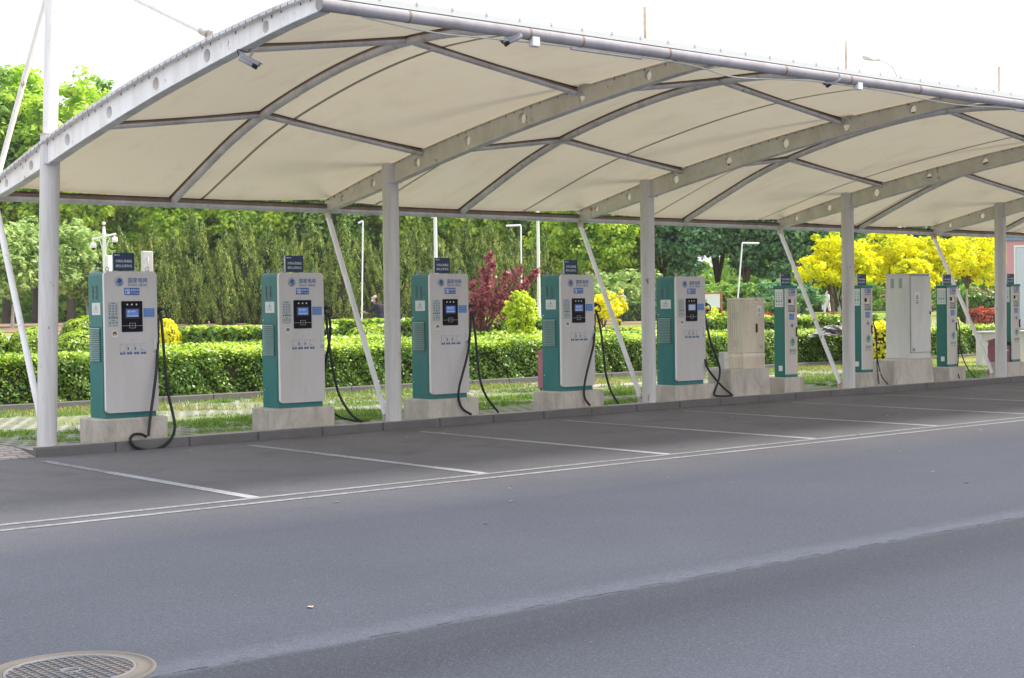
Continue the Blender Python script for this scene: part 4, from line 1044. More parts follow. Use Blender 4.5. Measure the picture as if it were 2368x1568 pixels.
# ------------------------------------------------------------------ slim charger
def make_slim():
    W_, H_, D_ = .325, 1.635, .26
    t = thing('slim_charging_station', 'x', 'charging station', (0,0,0), 0, 'slim green and cream charging stations')
    mb = MB(); mb.bbox(.0, W_, .012, D_, 0, H_-.05, 'green_body', .006); body = mb.build('body', t)
    mb = MB(); mb.bbox(-.012, W_+.012, -.015, D_+.01, H_-.05, H_, 'green_body', .01); mb.build('cap', t)
    mb = MB(); mb.box(-.003, .002, .04, .235, H_-.38, H_-.06, 'sticker_white')
    for r_ in range(4):
        for c in range(3): mb.box(-.004, -.0031, .06+.06*c, .095+.06*c, H_-.14-.04*r_, H_-.12-.04*r_, 'label_teal')
    for c in range(3): mb.box(-.004, -.0031, .07+.055*c, .095+.055*c, H_-.29, H_-.265, 'ink')
    for c in range(3): mb.box(-.004, -.0031, .07+.055*c, .09+.055*c, H_-.345, H_-.325, 'ink_soft')
    mb.build('instruction_sheet', body)
    mb = MB(); mb.bbox(-.012, .001, .07, .155, .11, .205, 'white_paint', .005); mb.build('socket', body)
    # front panel with a recess: frame of four pieces round it
    mb = MB(); x0, x1, z0, z1 = .004, W_-.004, .05, H_-.052; a, b, c, d = .075, .268, H_-.475, H_-.235; yf, yb = -.008, .012
    mb.box(x0, x1, yf, yb, z0, c, 'cream'); mb.box(x0, x1, yf, yb, d, z1, 'cream'); mb.box(x0, a, yf, yb, c, d, 'cream'); mb.box(b, x1, yf, yb, c, d, 'cream')
    mb.box(x0-.003, x0-.0005, yf+.001, yb, z0, z1, 'door_edge'); fr = mb.build('front_panel', t)
    mb = MB(); mb.box(a, b, .0105, .0115, c, d, 'beige'); mb.add([(a, .0, c), (b, .0, c), (b, .011, c+.01), (a, .011, c+.01)], [(0,1,2,3)], 'beige'); mb.build('recess', t)
    mb = MB(); mb.box(a+.004, a+.09, .002, .010, d-.075, d-.006, 'black_gloss'); mb.build('card_reader', t)
    mb = MB(); V = [(a+.002, .004, c+.01), (b-.006, .004, c+.004), (b-.03, .004, c+.125), (a+.002, .004, c+.13)]; mb.add(V+[(v[0], .010, v[2]) for v in V], [(0,1,2,3),(0,4,5,1),(1,5,6,2),(2,6,7,3),(3,7,4,0)], 'ink')
    V = [(a+.014, .002, c+.024), (b-.02, .002, c+.019), (b-.040, .002, c+.112), (a+.014, .002, c+.116)]; mb.add(V, [(0,1,2,3)], 'screen_off'); mb.build('screen', t)
    mb = MB(); dc_sign(mb, .078, .268, H_-.145, H_-.058, -.012, '交流充电', 'AC Charging'); mb.build('charging_sign', fr)
    for k, (x, m_) in enumerate(((.102,'lamp_red'), (.152,'lamp_green'), (.2,'lamp_green'), (.25,'lamp_orange'))):
        mb = MB(); mb.lathe([(.0125, 0), (.0125, .008), (.001, .011)], m_, 12); mb.v = [(v[0]+x, -.008-v[2], v[1]+H_-.170) for v in mb.v]; mb.build('indicator_lamp', fr)
    mb = MB(); plate(mb, .102, .235, H_-.61, H_-.50, -.011, 'label_blue')
    for k in range(4): plate(mb, .11, .228, H_-.525-.024*k, H_-.521-.024*k, -.0125, 'letter_white', .001)
    mb.build('blue_notice', fr)
    mb = MB(); mb.disc(.175, H_-.715, .048, -.010, 'ink_soft', 22, .045, .042); mb.disc(.175, H_-.715, .034, -.0105, 'label_blue', 4, .034); mb.disc(.175, H_-.715, .022, -.0112, 'logo_blue', 16); mb.build('round_sticker', fr)
    mb = MB(); mb.bbox(W_-.05, W_-.012, -.028, -.008, H_-.91, H_-.745, 'black_plastic', .005); mb.box(W_-.04, W_-.024, -.034, -.027, H_-.87, H_-.79, 'metal_handle'); mb.build('door_handle', fr)
    mb = MB(); emblem(mb, .18, H_-1.005, .075, .082, -.010, 'logo_green', 'cream'); mb.build('emblem', fr)
    mb = MB(); lettering(mb, '国家电网', .10, .268, H_-1.185, H_-1.13, -.010, 'logo_green'); smallcaps(mb, .10, .268, H_-1.225, H_-1.197, -.010, 'logo_green'); mb.build('lettering', fr)
    mb = MB(); mb.box(.002, W_-.002, -.006, .0115, .002, .048, 'teal_dark'); mb.build('base_strip', t)
    make_signboard(t, -.005+.0, .265, H_+.004, .212, .09)
    return t
s0 = make_slim(); sl = [s0]+[copy_tree(s0) for _ in range(3)]
for s, (x, z, lab) in zip(sl, ((13.615, .266, 'slim green and cream charger with no cable, beside the ribbed beige cabinet'), (15.835, .270, 'slim green and cream charger half hidden by the fourth post'),
                               (18.625, .275, 'slim green and cream charger with a thin cable, right of the tall grey cabinet'), (20.95, .298, 'slim green and cream charger at the right edge, behind the pink bin'))):
    s.location = (x, .06, z+.001); s['label'] = lab
z8 = lambda pts: [((x/1.7425+2900)/1.7305, (y/1.7425+800)/1.7305, Y) for x, y, Y in pts]
cable(sl[1], z8([(1028,820,.12),(1040,880,.08),(1050,960,.04),(1060,1060,.02),(1060,1160,0),(1075,1285,-.08)]), .011)
cable(sl[1], z8([(1032,860,.12),(1055,920,.08),(1058,1000,.04),(1064,1110,.02),(1088,1220,-.02),(1138,1288,-.10)]), .011)
cable(sl[2], z8([(1622,830,.12),(1634,900,.08),(1635,980,.04),(1626,1100,.02),(1622,1190,0),(1635,1246,-.08)]), .011)
cable(sl[2], z8([(1628,860,.12),(1637,940,.08),(1640,1030,.04),(1665,1120,.02),(1705,1195,-.02),(1745,1240,-.10)]), .011)

# ------------------------------------------------------------------ cabinets
# ribbed beige cabinet
def ribbed(mb, x0, x1, z0, z1, y, n, mat, axis='x', d=.008):
    d *= 1.6
    for k in range(n):
        a = x0+(x1-x0)*(k+.22)/n; b = x0+(x1-x0)*(k+.78)/n
        if axis == 'x': mb.box(b, b+(b-a)*.22, y-.001, y-.0002, z0, z1, 'beige_dark')  # dark strip beside each rib paints in its shade
        else: mb.box(y-.001, y-.0002, b, b+(b-a)*.22, z0, z1, 'beige_dark')
        if axis == 'x': mb.box(a, b, y-d, y, z0, z1, mat)
        else: mb.box(y-d, y, a, b, z0, z1, mat)
t = thing('distribution_cabinet', 'beige ribbed electrical cabinet with a black handle and a yellow warning sign', 'electrical cabinet', (12.44, .03, .463))
W_, H_, D_ = .575, 1.222, .36
mb = MB(); mb.bbox(0, W_, .012, D_, .27, H_-.045, 'beige', .006)
ribbed(mb, .05, D_-.01, .29, H_-.07, .0, 7, 'beige', 'y'); body = mb.build('body', t)
mb = MB(); mb.bbox(-.012, W_+.012, -.006, D_+.01, H_-.045, H_-.006, 'beige', .008); mb.add([(-.012,-.006,H_-.006),(W_+.012,-.006,H_-.006),(W_+.012,D_+.01,H_-.006),(-.012,D_+.01,H_-.006),(.03,.04,H_+.008),(W_-.03,.04,H_+.008),(W_-.03,D_-.04,H_+.008),(.03,D_-.04,H_+.008)], [(0,1,5,4),(1,2,6,5),(2,3,7,6),(3,0,4,7),(4,5,6,7)], 'beige')
mb.disc(W_*.61, H_-.025, .016, -.0075, 'label_blue', 12); mb.build('roof', t)
mb = MB(); mb.bbox(.0, W_, .0, D_, .0, .265, 'beige', .005); ribbed(mb, .01, W_-.01, .02, .20, .0, 22, 'beige', 'x', .006); ribbed(mb, .03, D_-.01, .02, .20, .0, 8, 'beige', 'y', .006); mb.box(-.006, W_+.006, -.009, -.0005, .215, .245, 'beige'); mb.build('base', t)
for x0, x1, nm in ((.004, W_*.5-.003, 0), (W_*.5+.003, W_-.004, 1)):
    mb = MB(); mb.box(x0, x1, .0, .0118, .275, H_-.05, 'beige'); ribbed(mb, x0+.01, x1-.01, .29, H_-.07, .0, 10, 'beige', 'x', .006); dr = mb.build('door', t)
    if nm == 0:
        mb = MB(); warn_tri(mb, x0+.16, H_-.52, .03, -.0075, 'beige', 'beige_dark', 'beige_dark'); mb.build('warning_sticker', dr)
        mb = MB(); mb.disc(x0+.12, H_-.165, .016, -.0075, 'logo_green', 14, .016); lettering(mb, '国家电网', x0+.145, x0+.20, H_-.165, H_-.148, -.0075, 'logo_green'); mb.build('emblem', dr)
    else:
        mb = MB(); plate(mb, x0+.075, x0+.19, H_-.34, H_-.125, -.010, 'sticker_white'); warn_tri(mb, x0+.13, H_-.20, .042, -.0115, 'yellow_warn', 'ink')
        lettering(mb, '高压危险', x0+.095, x0+.17, H_-.285, H_-.26, -.0115, 'ink'); lettering(mb, '请勿靠近', x0+.095, x0+.17, H_-.325, H_-.30, -.0115, 'ink'); mb.build('warning_sign', dr)
        mb = MB(); warn_tri(mb, x0+.14, H_-.52, .034, -.0075, 'beige', 'red_ink', 'red_ink'); mb.build('warning_sticker', dr)
        mb = MB(); mb.bbox(x0+.035, x0+.07, -.035, -.006, H_-.60, H_-.445, 'black_plastic', .006); mb.box(x0+.068, x0+.085, -.03, -.012, H_-.56, H_-.50, 'yellow_warn'); mb.build('door_handle', dr)
        mb = MB(); plate(mb, x0+.145, x0+.215, H_-.885, H_-.82, -.009, 'ink'); mb.build('id_plate', dr)
for z0 in (H_-.36, H_-.84):
    mb = MB()
    for k in range(6): mb.box(-.014, -.0085, .10, .24, z0+k*.022, z0+k*.022+.009, 'cream')
    mb.build('vent', body)
# small grey box beside it
mb = MB(); mb.bbox(0, .13, 0, .12, 0, .30, 'cabinet_grey', .008); mb.box(.04, .09, -.003, 0, .17, .175, 'ink_soft'); mb.box(.04, .09, -.003, 0, .155, .16, 'ink_soft')
p = at(1636, 853, Y=.34); tag(mb.build('meter_box', None, (12.10, .17, .463)), 'small pale grey box standing on the plinth left of the beige cabinet', 'junction box')
# tall grey cabinet
t = thing('power_cabinet', 'tall plain grey steel cabinet with a warning sign on its door', 'electrical cabinet', (17.31, .03, .471))
W_, H_, D_ = .67, 1.665, .56
mb = MB(); mb.bbox(0, W_, .0, D_, .0, H_-.02, 'cabinet_grey', .006); body = mb.build('body', t)
mb = MB(); mb.bbox(-.015, W_+.015, -.03, D_+.012, H_-.02, H_, 'cabinet_grey', .006); mb.build('roof', t)
mb = MB(); mb.box(-.006, W_+.006, -.008, .0, .02, .10, 'cabinet_grey'); mb.box(-.006, -.0005, -.0, D_, .02, .10, 'cabinet_grey'); mb.box(.012, W_-.004, -.003, -.0005, .122, H_-.034, 'ink_soft'); mb.build('base', t)
mb = MB(); mb.bbox(.018, W_-.01, -.026, -.0035, .13, H_-.045, 'cabinet_grey', .005); dr = mb.build('door', t)
mb = MB(); plate(mb, .13, .29, H_-.60, H_-.37, -.029, 'sticker_white'); warn_tri(mb, .21, H_-.45, .055, -.031, 'yellow_warn', 'ink'); lettering(mb, '高压危险', .155, .265, H_-.545, H_-.515, -.031, 'ink'); lettering(mb, '请勿靠近', .155, .265, H_-.588, H_-.558, -.031, 'ink'); mb.build('warning_sign', dr)
mb = MB(); mb.bbox(W_-.05, W_-.025, -.05, -.027, H_-.80, H_-.74, 'black_plastic', .004); mb.build('door_handle', dr)
mb = MB(); plate(mb, .05, .13, .155, .215, -.029, 'ink_soft'); mb.build('id_plate', dr)
for yy in (.17, .36):
    mb = MB()
    for k in range(13): mb.box(-.006, -.0, yy, yy+.075, H_-.275+k*.0145, H_-.275+k*.0145+.007, 'ink_soft')
    mb.build('vent', body)

# ------------------------------------------------------------------ pink bins
def bin_(label, p, w=.42, h=.78, d=.36):
    t = thing('litter_bin', label, 'litter bin', p, 0, 'pink metal litter bins')
    mb = MB(); mb.bbox(0, w, 0, d, .05, h-.12, 'bin_pink', .01); mb.box(w*.45, w*.47, -.004, 0, .2, h-.3, 'ink'); mb.box(w*.35, w*.65, -.006, 0, h-.24, h-.21, 'galvanised')
    for x in (.03, w-.06): 
        for y in (.03, d-.06): mb.box(x, x+.03, y, y+.03, 0, .05, 'ink')
    mb.build('body', t)
    mb = MB()
    for x in (.0, w-.03): mb.box(x, x+.03, .02, d-.02, h-.12, h-.02, 'bin_pink')
    mb.build('lid_support', t)
    mb = MB(); V = [(-.03,-.03,h-.04),(w+.03,-.03,h-.04),(w+.03,d+.03,h-.04),(-.03,d+.03,h-.04),(-.03,d/2,h+.03),(w+.03,d/2,h+.03)]
    mb.add(V, [(0,1,5,4),(3,4,5,2),(0,4,3),(1,2,5),(0,3,2,1)], 'bin_pink'); mb.build('lid', t)
p = at(2318, 866, Y=.10); bin_('pink metal litter bin right behind the fifth post', (p.x, .10, -.03), .32, .80, .36)
p = at(1248, 907, Z=-.03); bin_('pink litter bin mostly hidden behind the fourth charger', (p.x+.22, p.y-.05, -.03))

# ------------------------------------------------------------------ hedges
hedge('long clipped hedge right behind the paved strip, nearest to the chargers', (-6, 7.45, -.03), 0, 39.5, 1.5, .84, 'leaf_hedge', 1700, .040, ('f','t','l','r'))
hedge('broad flat clipped hedge directly behind the nearest hedge', (6.3, 9.7, -.03), 0, 26, 3.4, .84, 'leaf_hedge', 900, .045, ('f','t','l'))
def dhedge(label, x0, x1, d, depth, H, **kw):
    a = park(x0, d); b = park(x1, d); v = b-a; ang = math.atan2(v.y, v.x); z = min(a.z, b.z)
    return hedge(label, (a.x, a.y, z), ang, Vector((v.x, v.y, 0)).length, depth, H+abs(a.z-b.z)*0, **kw)
dhedge('clipped hedge at the edge of the lawn, between the first two chargers', 400, 770, 44, 1.6, 1.02, dens=300, size=.09)
dhedge('low clipped hedge left of the second post, behind the second charger', 630, 905, 38, 3.4, .82, dens=260, size=.09)
dhedge('clipped hedge in front of the masked cyclist', 750, 1260, 52, 1.6, .98, dens=200, size=.10)
dhedge('clipped hedge below the red-leaved tree', 1040, 1270, 43, 1.4, .80, dens=240, size=.09)
dhedge('low clipped hedge bordering the lawn, left of the third post', 1370, 1640, 40, 1.6, .72, dens=260, size=.09)
dhedge('second low clipped hedge bordering the lawn, left of the third post', 1370, 1640, 47, 1.6, .72, dens=240, size=.09)
dhedge('dark clipped hedge beside the lawn, left of the third post', 1440, 1570, 80, 3, .95, mat='leaf_hedge_dark', dens=110, size=.14)
dhedge('clipped hedge with a bright top, beneath the golden tree', 1640, 2060, 41, 1.4, 1.18, mat='leaf_hedge', dens=280, size=.08)
dhedge('dark clipped hedge right of the beige cabinet, farthest back', 1755, 1850, 72, 2.5, .95, mat='leaf_hedge_dark', dens=110, size=.13)
dhedge('strip of red-leaved hedge behind the golden tree', 1745, 2010, 52, 1.5, .98, mat='leaf_red', dens=200, size=.09, name='red_hedge', group=None)
dhedge('bright yellow hedge between the fourth post and the grey cabinet', 2005, 2080, 38, 2.5, 1.02, mat='leaf_yellow', dens=300, size=.08, name='yellow_hedge', group=None)
dhedge('small red-leaved hedge beside the road at the right', 2263, 2310, 60, 2, .85, mat='leaf_red', dens=200, size=.1, name='red_hedge', group=None)
dhedge('dark hedge across the road at the far right', 2215, 2330, 80, 3, 1.1, mat='leaf_hedge_dark', dens=110, size=.14)
# round shrubs
G = 'round clipped shrubs'
for px, d, wpx, hh, lab, mt in ((75, 42, 108, 1.16, 'round clipped shrub behind the slanting strut of the first post', 'leaf_hedge'), (183, 40, 112, 1.1, 'round clipped shrub just left of the first charger', 'leaf_hedge'),
        (196, 50, 104, 1.3, 'rounded shrub half hidden behind another, left of the first charger', 'leaf_hedge'), (-14, 42, 66, 1.12, 'round clipped shrub cut by the left edge', 'leaf_hedge'),
        (372, 44, 96, 1.36, 'round yellow shrub just right of the first charger', 'leaf_yellow'), (862, 44, 130, 1.08, 'round shrub half hidden by the second post', 'leaf_hedge'), (2243, 66, 52, 1.25, 'dark round shrub behind the strut left of the fifth post', 'leaf_hedge_dark')):
    ball(lab, park(px, d), hpx(wpx/2, d), hh, mt, 5200, .06, G)
# loose shrubs
shrub('loose yellow-green shrub left of the fourth charger', park(1207, 41), .50, 2.3, 'leaf_lime', 190, 26, .055, stems=6)
shrub('golden yellow shrub seen between the fourth charger and the strut', park(1395, 70), 1.0, 1.75, 'leaf_yellow', 70, 26, .10, stems=6)
shrub('small golden shrub right of the strut of the third post', park(1432, 72), .4, 1.55, 'leaf_yellow', 25, 22, .10)
for k, (px, d, rx, h, mt) in enumerate(((1345, 88, 2.2, 2.6, 'leaf_pale'), (1420, 90, 2.4, 2.9, 'leaf_pale'), (1490, 92, 2.2, 2.6, 'leaf_pale'), (1560, 90, 2.5, 2.6, 'leaf_mid'), (1640, 90, 2.3, 2.4, 'leaf_mid'), (1700, 88, 2.3, 2.1, 'leaf_mid'), (1770, 88, 2.3, 2.2, 'leaf_blue'), (1835, 90, 2.2, 1.9, 'leaf_blue'))):
    shrub(['pale leafy shrub behind the golden shrub', 'pale leafy shrub behind the strut of the third post', 'pale leafy shrub behind the third post', 'green shrub behind the charger without a sign', 'green shrub behind the red-framed board', 'green shrub at the foot of the leaning lamp', 'dark green shrub above the beige cabinet', 'dark green shrub left of the golden tree'][k],
          park(px, d), rx, h, mt, 90, 24, .20, 'shrubs along the edge of the wood')
shrub('small light green shrub under the red-framed board', park(1640, 66), .9, 1.0, 'leaf_lime', 40, 22, .10)
for k, (px, d) in enumerate(((2062, 84), (2130, 86), (2205, 84), (2262, 82))):
    t = shrub(['pink rose bush right of the grey cabinet', 'pink rose bush behind the third slim charger', 'pink rose bush above the dark round shrub', 'pink rose bush left of the fifth post'][k], park(px, d), 1.2, 2.0, 'leaf_mid', 50, 20, .14, 'rose bushes across the road', name='rose_bush')
    crown('blossom', t, 1.25, 1.25, .9, 1.15, 60, 3, .12, 'petal_pink', .12)

# ------------------------------------------------------------------ trees
def broadleaf(label, p, h, w, mat, clumps=190, per=34, size=.26, group=None, trunk_h=.28, name='broadleaf_tree', bark='bark', r=.16, parts=None, lean=(0,0)):
    t = thing(name, label, 'tree', p, random.uniform(0, 6), group)
    th = h*trunk_h
    crown('crown', t, w/2, w/2, (h-th)/2*1.02, th+(h-th)/2, clumps, per, size, mat, .26, 9, 1.6)
    trunk(t, th*1.15, r, bark, 6, w*.33, (h-th)*.5, lean); return t
ord_ = ['first', 'second', 'third', 'fourth', 'fifth', 'sixth', 'seventh', 'eighth', 'ninth', 'tenth', 'eleventh', 'twelfth', 'thirteenth', 'fourteenth', 'fifteenth', 'sixteenth', 'seventeenth', 'eighteenth', 'nineteenth', 'twentieth']
# tall wood behind: three crowns shared by copies
protoA = [broadleaf('x', (0,0,0), 17.5, 8.2, m_, 360, 66, .29, 'tall bright green trees behind the junipers', .2, 'tall_tree', r=.3) for m_ in ('leaf_bright', 'leaf_mid', 'leaf_bright')]
pos = [(-75,118,1.03),(15,122,1.14),(85,124,1.22),(165,120,1.12),(250,128,1.14),(345,124,.98),(430,121,.9),(515,128,.95),(600,122,.9),(690,127,.92),(775,121,.88),(860,126,.92),(945,122,.86),(1030,127,.9),(1120,121,.86),(1205,126,.9),(1290,121,.84)]
for k, (px, d, s) in enumerate(pos):
    o = protoA[k] if k < 3 else copy_tree(protoA[k % 3])
    o.location = park(px, d); o.rotation_euler.z = k*1.7; o.scale = (s, s, s)
    o['label'] = 'tall bright green tree in the wood behind the junipers, %s from the left' % ord_[k]
# right-hand wood: bright then dark bluish trees
protoB = [broadleaf('x', (0,0,0), 13.5, 7.0, m_, 330, 70, .23, 'dark trees of the wood at the right', .17, 'dark_tree', r=.24) for m_ in ('leaf_blue', 'leaf_blue')]
protoC = broadleaf('x', (0,0,0), 13.0, 7.2, 'leaf_bright', 300, 64, .24, 'bright green trees behind the third post', .18, 'bright_tree', r=.22)
for k, (px, d, s) in enumerate(((1310,104,.82), (1385,100,.92), (1455,106,.9))):
    o = protoC if k == 0 else copy_tree(protoC); o.location = park(px, d); o.rotation_euler.z = k*2.1; o.scale = (s,)*3
    o['label'] = 'bright green broad tree in the wood left of the third post, %s of three' % ord_[k]
for k, (px, d, s) in enumerate(((1530,108,1.0), (1590,103,.95), (1660,110,1.05), (1725,104,1.0), (1790,109,1.0), (1850,103,.95), (1920,108,1.0), (1990,112,1.0), (2070,116,.95), (2150,118,.9), (2240,120,.9))):
    o = protoB[k] if k < 2 else copy_tree(protoB[k % 2]); o.location = park(px, d); o.rotation_euler.z = k*1.3; o.scale = (s,)*3
    o['label'] = 'dark bluish green tree in the wood right of the third post, %s from the left' % ord_[k]
# far wood that reads as one mass behind all the trees
P = []; 
for k in range(3600):
    a = rng.uniform(-75, 85); d = rng.uniform(132, 150); c = C0+E2*d+E1*a; hh = rng.uniform(0, 1)
    P.append([c.x, c.y, .3+hh*(7.5+2.5*math.sin(a*.23)+1.5*math.sin(a*.61))])
P = np.repeat(np.array(P), 26, 0); P = P+rng.normal(size=P.shape)*np.array([.9,.9,.6])
V, F = quads(P, .55); tag(npmesh('far_wood', V, F, 'leaf_mid'), 'far dense wood closing the view behind the separate trees', 'wood', None, 'stuff')
# pale trees at the left
for k, (px, d, h, w, lab) in enumerate(((28, 84, 6.3, 5.2, 'pale green tree with a limed trunk at the left edge'), (128, 88, 6.5, 4.8, 'pale green tree behind the first post'), (205, 93, 6.2, 4.2, 'pale green tree behind the camera pole'))):
    broadleaf(lab, park(px, d), h, w, 'leaf_pale', 200, 40, .19, 'pale trees at the left', .26, 'pale_tree', 'bark_lime', .1, lean=(.3, .1))
# junipers
def make_juniper(h, w, seed, mat='leaf_juniper'):
    t = thing('juniper_tree', 'x', 'conifer', (0,0,0), 0, 'row of olive junipers behind the lawn')
    Ps = []; Us = []; Ns = []
    def plume(base, dr, L, R, n):
        dr = dr/np.linalg.norm(dr); e = np.cross(dr, [0.3,.2,1.]) if abs(dr[2]) < .95 else np.cross(dr, [1.,.2,0]); e /= np.linalg.norm(e); g = np.cross(dr, e)
        sx = rng.uniform(0, 1, n)**1.15; w = rng.uniform(0, 2*PI, n); lob = 1+.28*np.sin(w*3+sx*9+rng.uniform(0,6))+.22*np.sin(w*5-sx*23)
        rad = R*(np.minimum(1, sx*2.6+.25))*(1-sx)**.55*lob*rng.uniform(.72, 1.05, n)
        o = e*np.cos(w)[:,None]+g*np.sin(w)[:,None]
        bend = np.array([.10,.02,0])*L*(sx**2)[:,None]
        Ps.append(base+dr*(sx*L)[:,None]+bend+o*rad[:,None]); Us.append(dr*1.2+o*.45); Ns.append(o+np.array([0,0,.35]))
    ga = PI*(3-5**.5)
    for k in range(30):
        f_ = (k+.5)/30; z = h*(.0+.74*f_**1.05); a = k*ga+rng.uniform(-.3,.3)
        R = w/2*(1-(z/h)**1.7)*rng.uniform(.62, 1.0)
        L = rng.uniform(.28, .42)*h*(1-.25*f_)
        zz = max(z-.35*L, -.1); plume(np.array([R*math.cos(a)*.42, R*math.sin(a)*.42, zz]), np.array([R*math.cos(a)*.58, R*math.sin(a)*.58, L*.95]), L*1.08, L*.195*rng.uniform(.85,1.25), 480)
    plume(np.array([0,0,h*.55]), np.array([.03,0,1.]), h*.47, h*.085, 620)
    P = np.concatenate(Ps); U_ = np.concatenate(Us); N_ = np.concatenate(Ns)
    V, F = quads(P, .08, N_, 2.2, U_, .38); npmesh('crown', V, F, mat, t)
    mb = MB(); mb.tube([(0,0,-.1), (0,0,h*.5), (0,0,h*.9)], [.12, .08, .03], 'bark', 7)
    mb.lathe([(w*.26, h*.0), (w*.30, h*.25), (w*.2, h*.55), (.04, h*.8)], 'dark_core', 9); mb.build('trunk', t)  # dark hull added round the trunk to deepen gaps between plumes
    return t
PJ = [make_juniper(6.2, 2.7, 1), make_juniper(6.6, 2.4, 2), make_juniper(5.8, 2.9, 3)]
jx = [(235,94,.78),(292,92,.90),(345,90,1.06),(402,93,.95),(455,90,1.08),(512,92,.98),(566,90,1.06),(622,93,.96),(676,90,1.0),(732,92,1.03),(786,90,1.0),(842,94,1.0),(900,91,.98),(958,93,1.0),(1016,90,.97),(1076,92,1.0),(1134,90,.95),(1190,93,.98),(1246,91,.85)]
jx += [(318,85,.62),(385,84,.70),(450,86,.60),(520,84,.72),(590,85,.64),(655,84,.74),(722,86,.62),(795,84,.72),(868,85,.66),(935,84,.74),(1000,86,.62),(1060,84,.70),(1125,85,.64),(1185,84,.72),(1232,86,.60)]
for k, (px, d, s) in enumerate(jx):
    o = PJ[k] if k < 3 else copy_tree(PJ[k % 3]); o.location = park(px, d); o.rotation_euler.z = k*2.4; o.scale = (s,)*3
    o['label'] = ('tall olive green spiky juniper in the back row behind the hedges, %s from the left' % ord_[k]) if k < 19 else ('shorter juniper in front of the tall row, %s from the left' % ord_[k-19])
# golden trees
for k, (px, d, top, w, lab) in enumerate(((1942, 48, 543, 3.0, 'golden-leaved tree right of the slanting strut, left of the fourth post'), (2052, 54, 533, 3.0, 'golden-leaved tree behind the tall grey cabinet'), (2150, 58, 536, 3.3, 'golden-leaved tree above the third slim charger'),
        (2236, 60, 538, 3.6, 'golden-leaved tree left of the fifth post'), (2115, 50, 600, 1.8, 'smaller golden-leaved tree just right of the grey cabinet'), (2300, 66, 545, 3.2, 'golden-leaved tree behind the fifth post'))):
    p = park(px, d); base_y = 784+0; 
    topz = at(px, top, d=d).z; h = topz-p.z
    t = thing('golden_tree', lab, 'tree', p, k*1.1, 'golden-leaved trees at the right')
    th = h*(.50 if k != 4 else .58)
    crown('crown', t, w/2, w/2, (h-th)/2*1.1, th+(h-th)/2*1.0, 150, 46, .085, 'leaf_gold', .22, 12, 1.9, droop=.15, hollow=.2)
    trunk(t, th, .055, 'bark_lime', 7, w*.36, (h-th)*.75, (.05*(k-2), 0), rest='bark')
# plum
p = park(1112, 44); t = thing('red_leaf_tree', 'small dark red-leaved tree right of the third charger', 'tree', p, -CAM['yaw'])
mb = MB(); P = []
limbs = [(-.42,0,1.55,.55), (-.2,.2,1.75,.5), (.05,-.1,2.05,.6), (.22,.2,2.42,.8), (.30,-.1,2.2,.6), (.62,0,2.0,.6), (.95,.1,2.12,.7), (1.30,-.1,2.02,.9), (1.05,.15,1.75,.6), (.55,-.2,1.5,.5), (0,.2,1.35,.5), (-.3,-.2,1.2,.4)]
for a, b, c, k_ in limbs:
    c *= 1.30; a *= 1.28
    q = spline([(.02,0,.35), (a*.25, b*.3, .35+(c-.35)*.42), (a*.68, b*.7, .35+(c-.35)*.74), (a, b, c)], 5)
    mb.tube(q, [.035-.028*i/(len(q)-1) for i in range(len(q))], 'bark', 6)
    n = int(360*k_); s_ = rng.uniform(.42, 1.03, n)*(len(q)-1); qi = np.array([tuple(v) for v in q])
    lo = np.clip(s_.astype(int), 0, len(q)-2); fr_ = (s_-lo)[:,None]; base = qi[lo]*(1-fr_)+qi[lo+1]*fr_
    P.append(base+rng.normal(size=(n,3))*np.array([.11,.14,.085])*(1.3-(s_/(len(q)-1)))[:,None]*1.4)
mb.tube([(0,0,-.1), (.02,0,.4)], [.06,.045], 'bark', 8); mb.build('trunk', t)
P = np.concatenate(P); V, F = quads(P, .07, None, 1.8); npmesh('crown', V, F, 'leaf_plum', t)

# ------------------------------------------------------------------ poles and lamps
def pole_to(px, ytop, d, r, mb, ybase=None, mat='white_paint', lean=0):
    p = park(px, d); z = at(px, ytop, d=d).z; mb.tube([(0,0,0), (lean, 0, z-p.z)], r, mat, 8); return p, z-p.z
def lamp_l(px, ytop, d, arm, lab, drop=0, r=.035, basepx=None):
    mb = MB(); p = park(basepx or px, d); tp = at(px, ytop, d=d); tp = Vector((tp.x, tp.y, tp.z))-p
    t = thing('park_lamp', lab, 'lamp post', p, 0, 'thin L-shaped park lamps')
    mb.tube([(0,0,-.1), tp], r, 'white_paint', 8); mb.build('pole', t)
    e = tp+E1*arm+Vector((0,0,drop)); mb = MB(); mb.tube([tp, e], r*1.2, 'white_paint', 8); mb.build('lamp_arm', t); return t
lamp_l(839, 511, 68, -.22, 'thin L-shaped park lamp between the strut and the second post', -.1, basepx=835)
lamp_l(1204, 521, 68, -.68, 'thin L-shaped park lamp left of the white pole by the fourth charger', -.02, basepx=1206)
lamp_l(1716, 562, 62, .70, 'thin leaning L-shaped park lamp behind the beige cabinet', -.02, .03, basepx=1698)
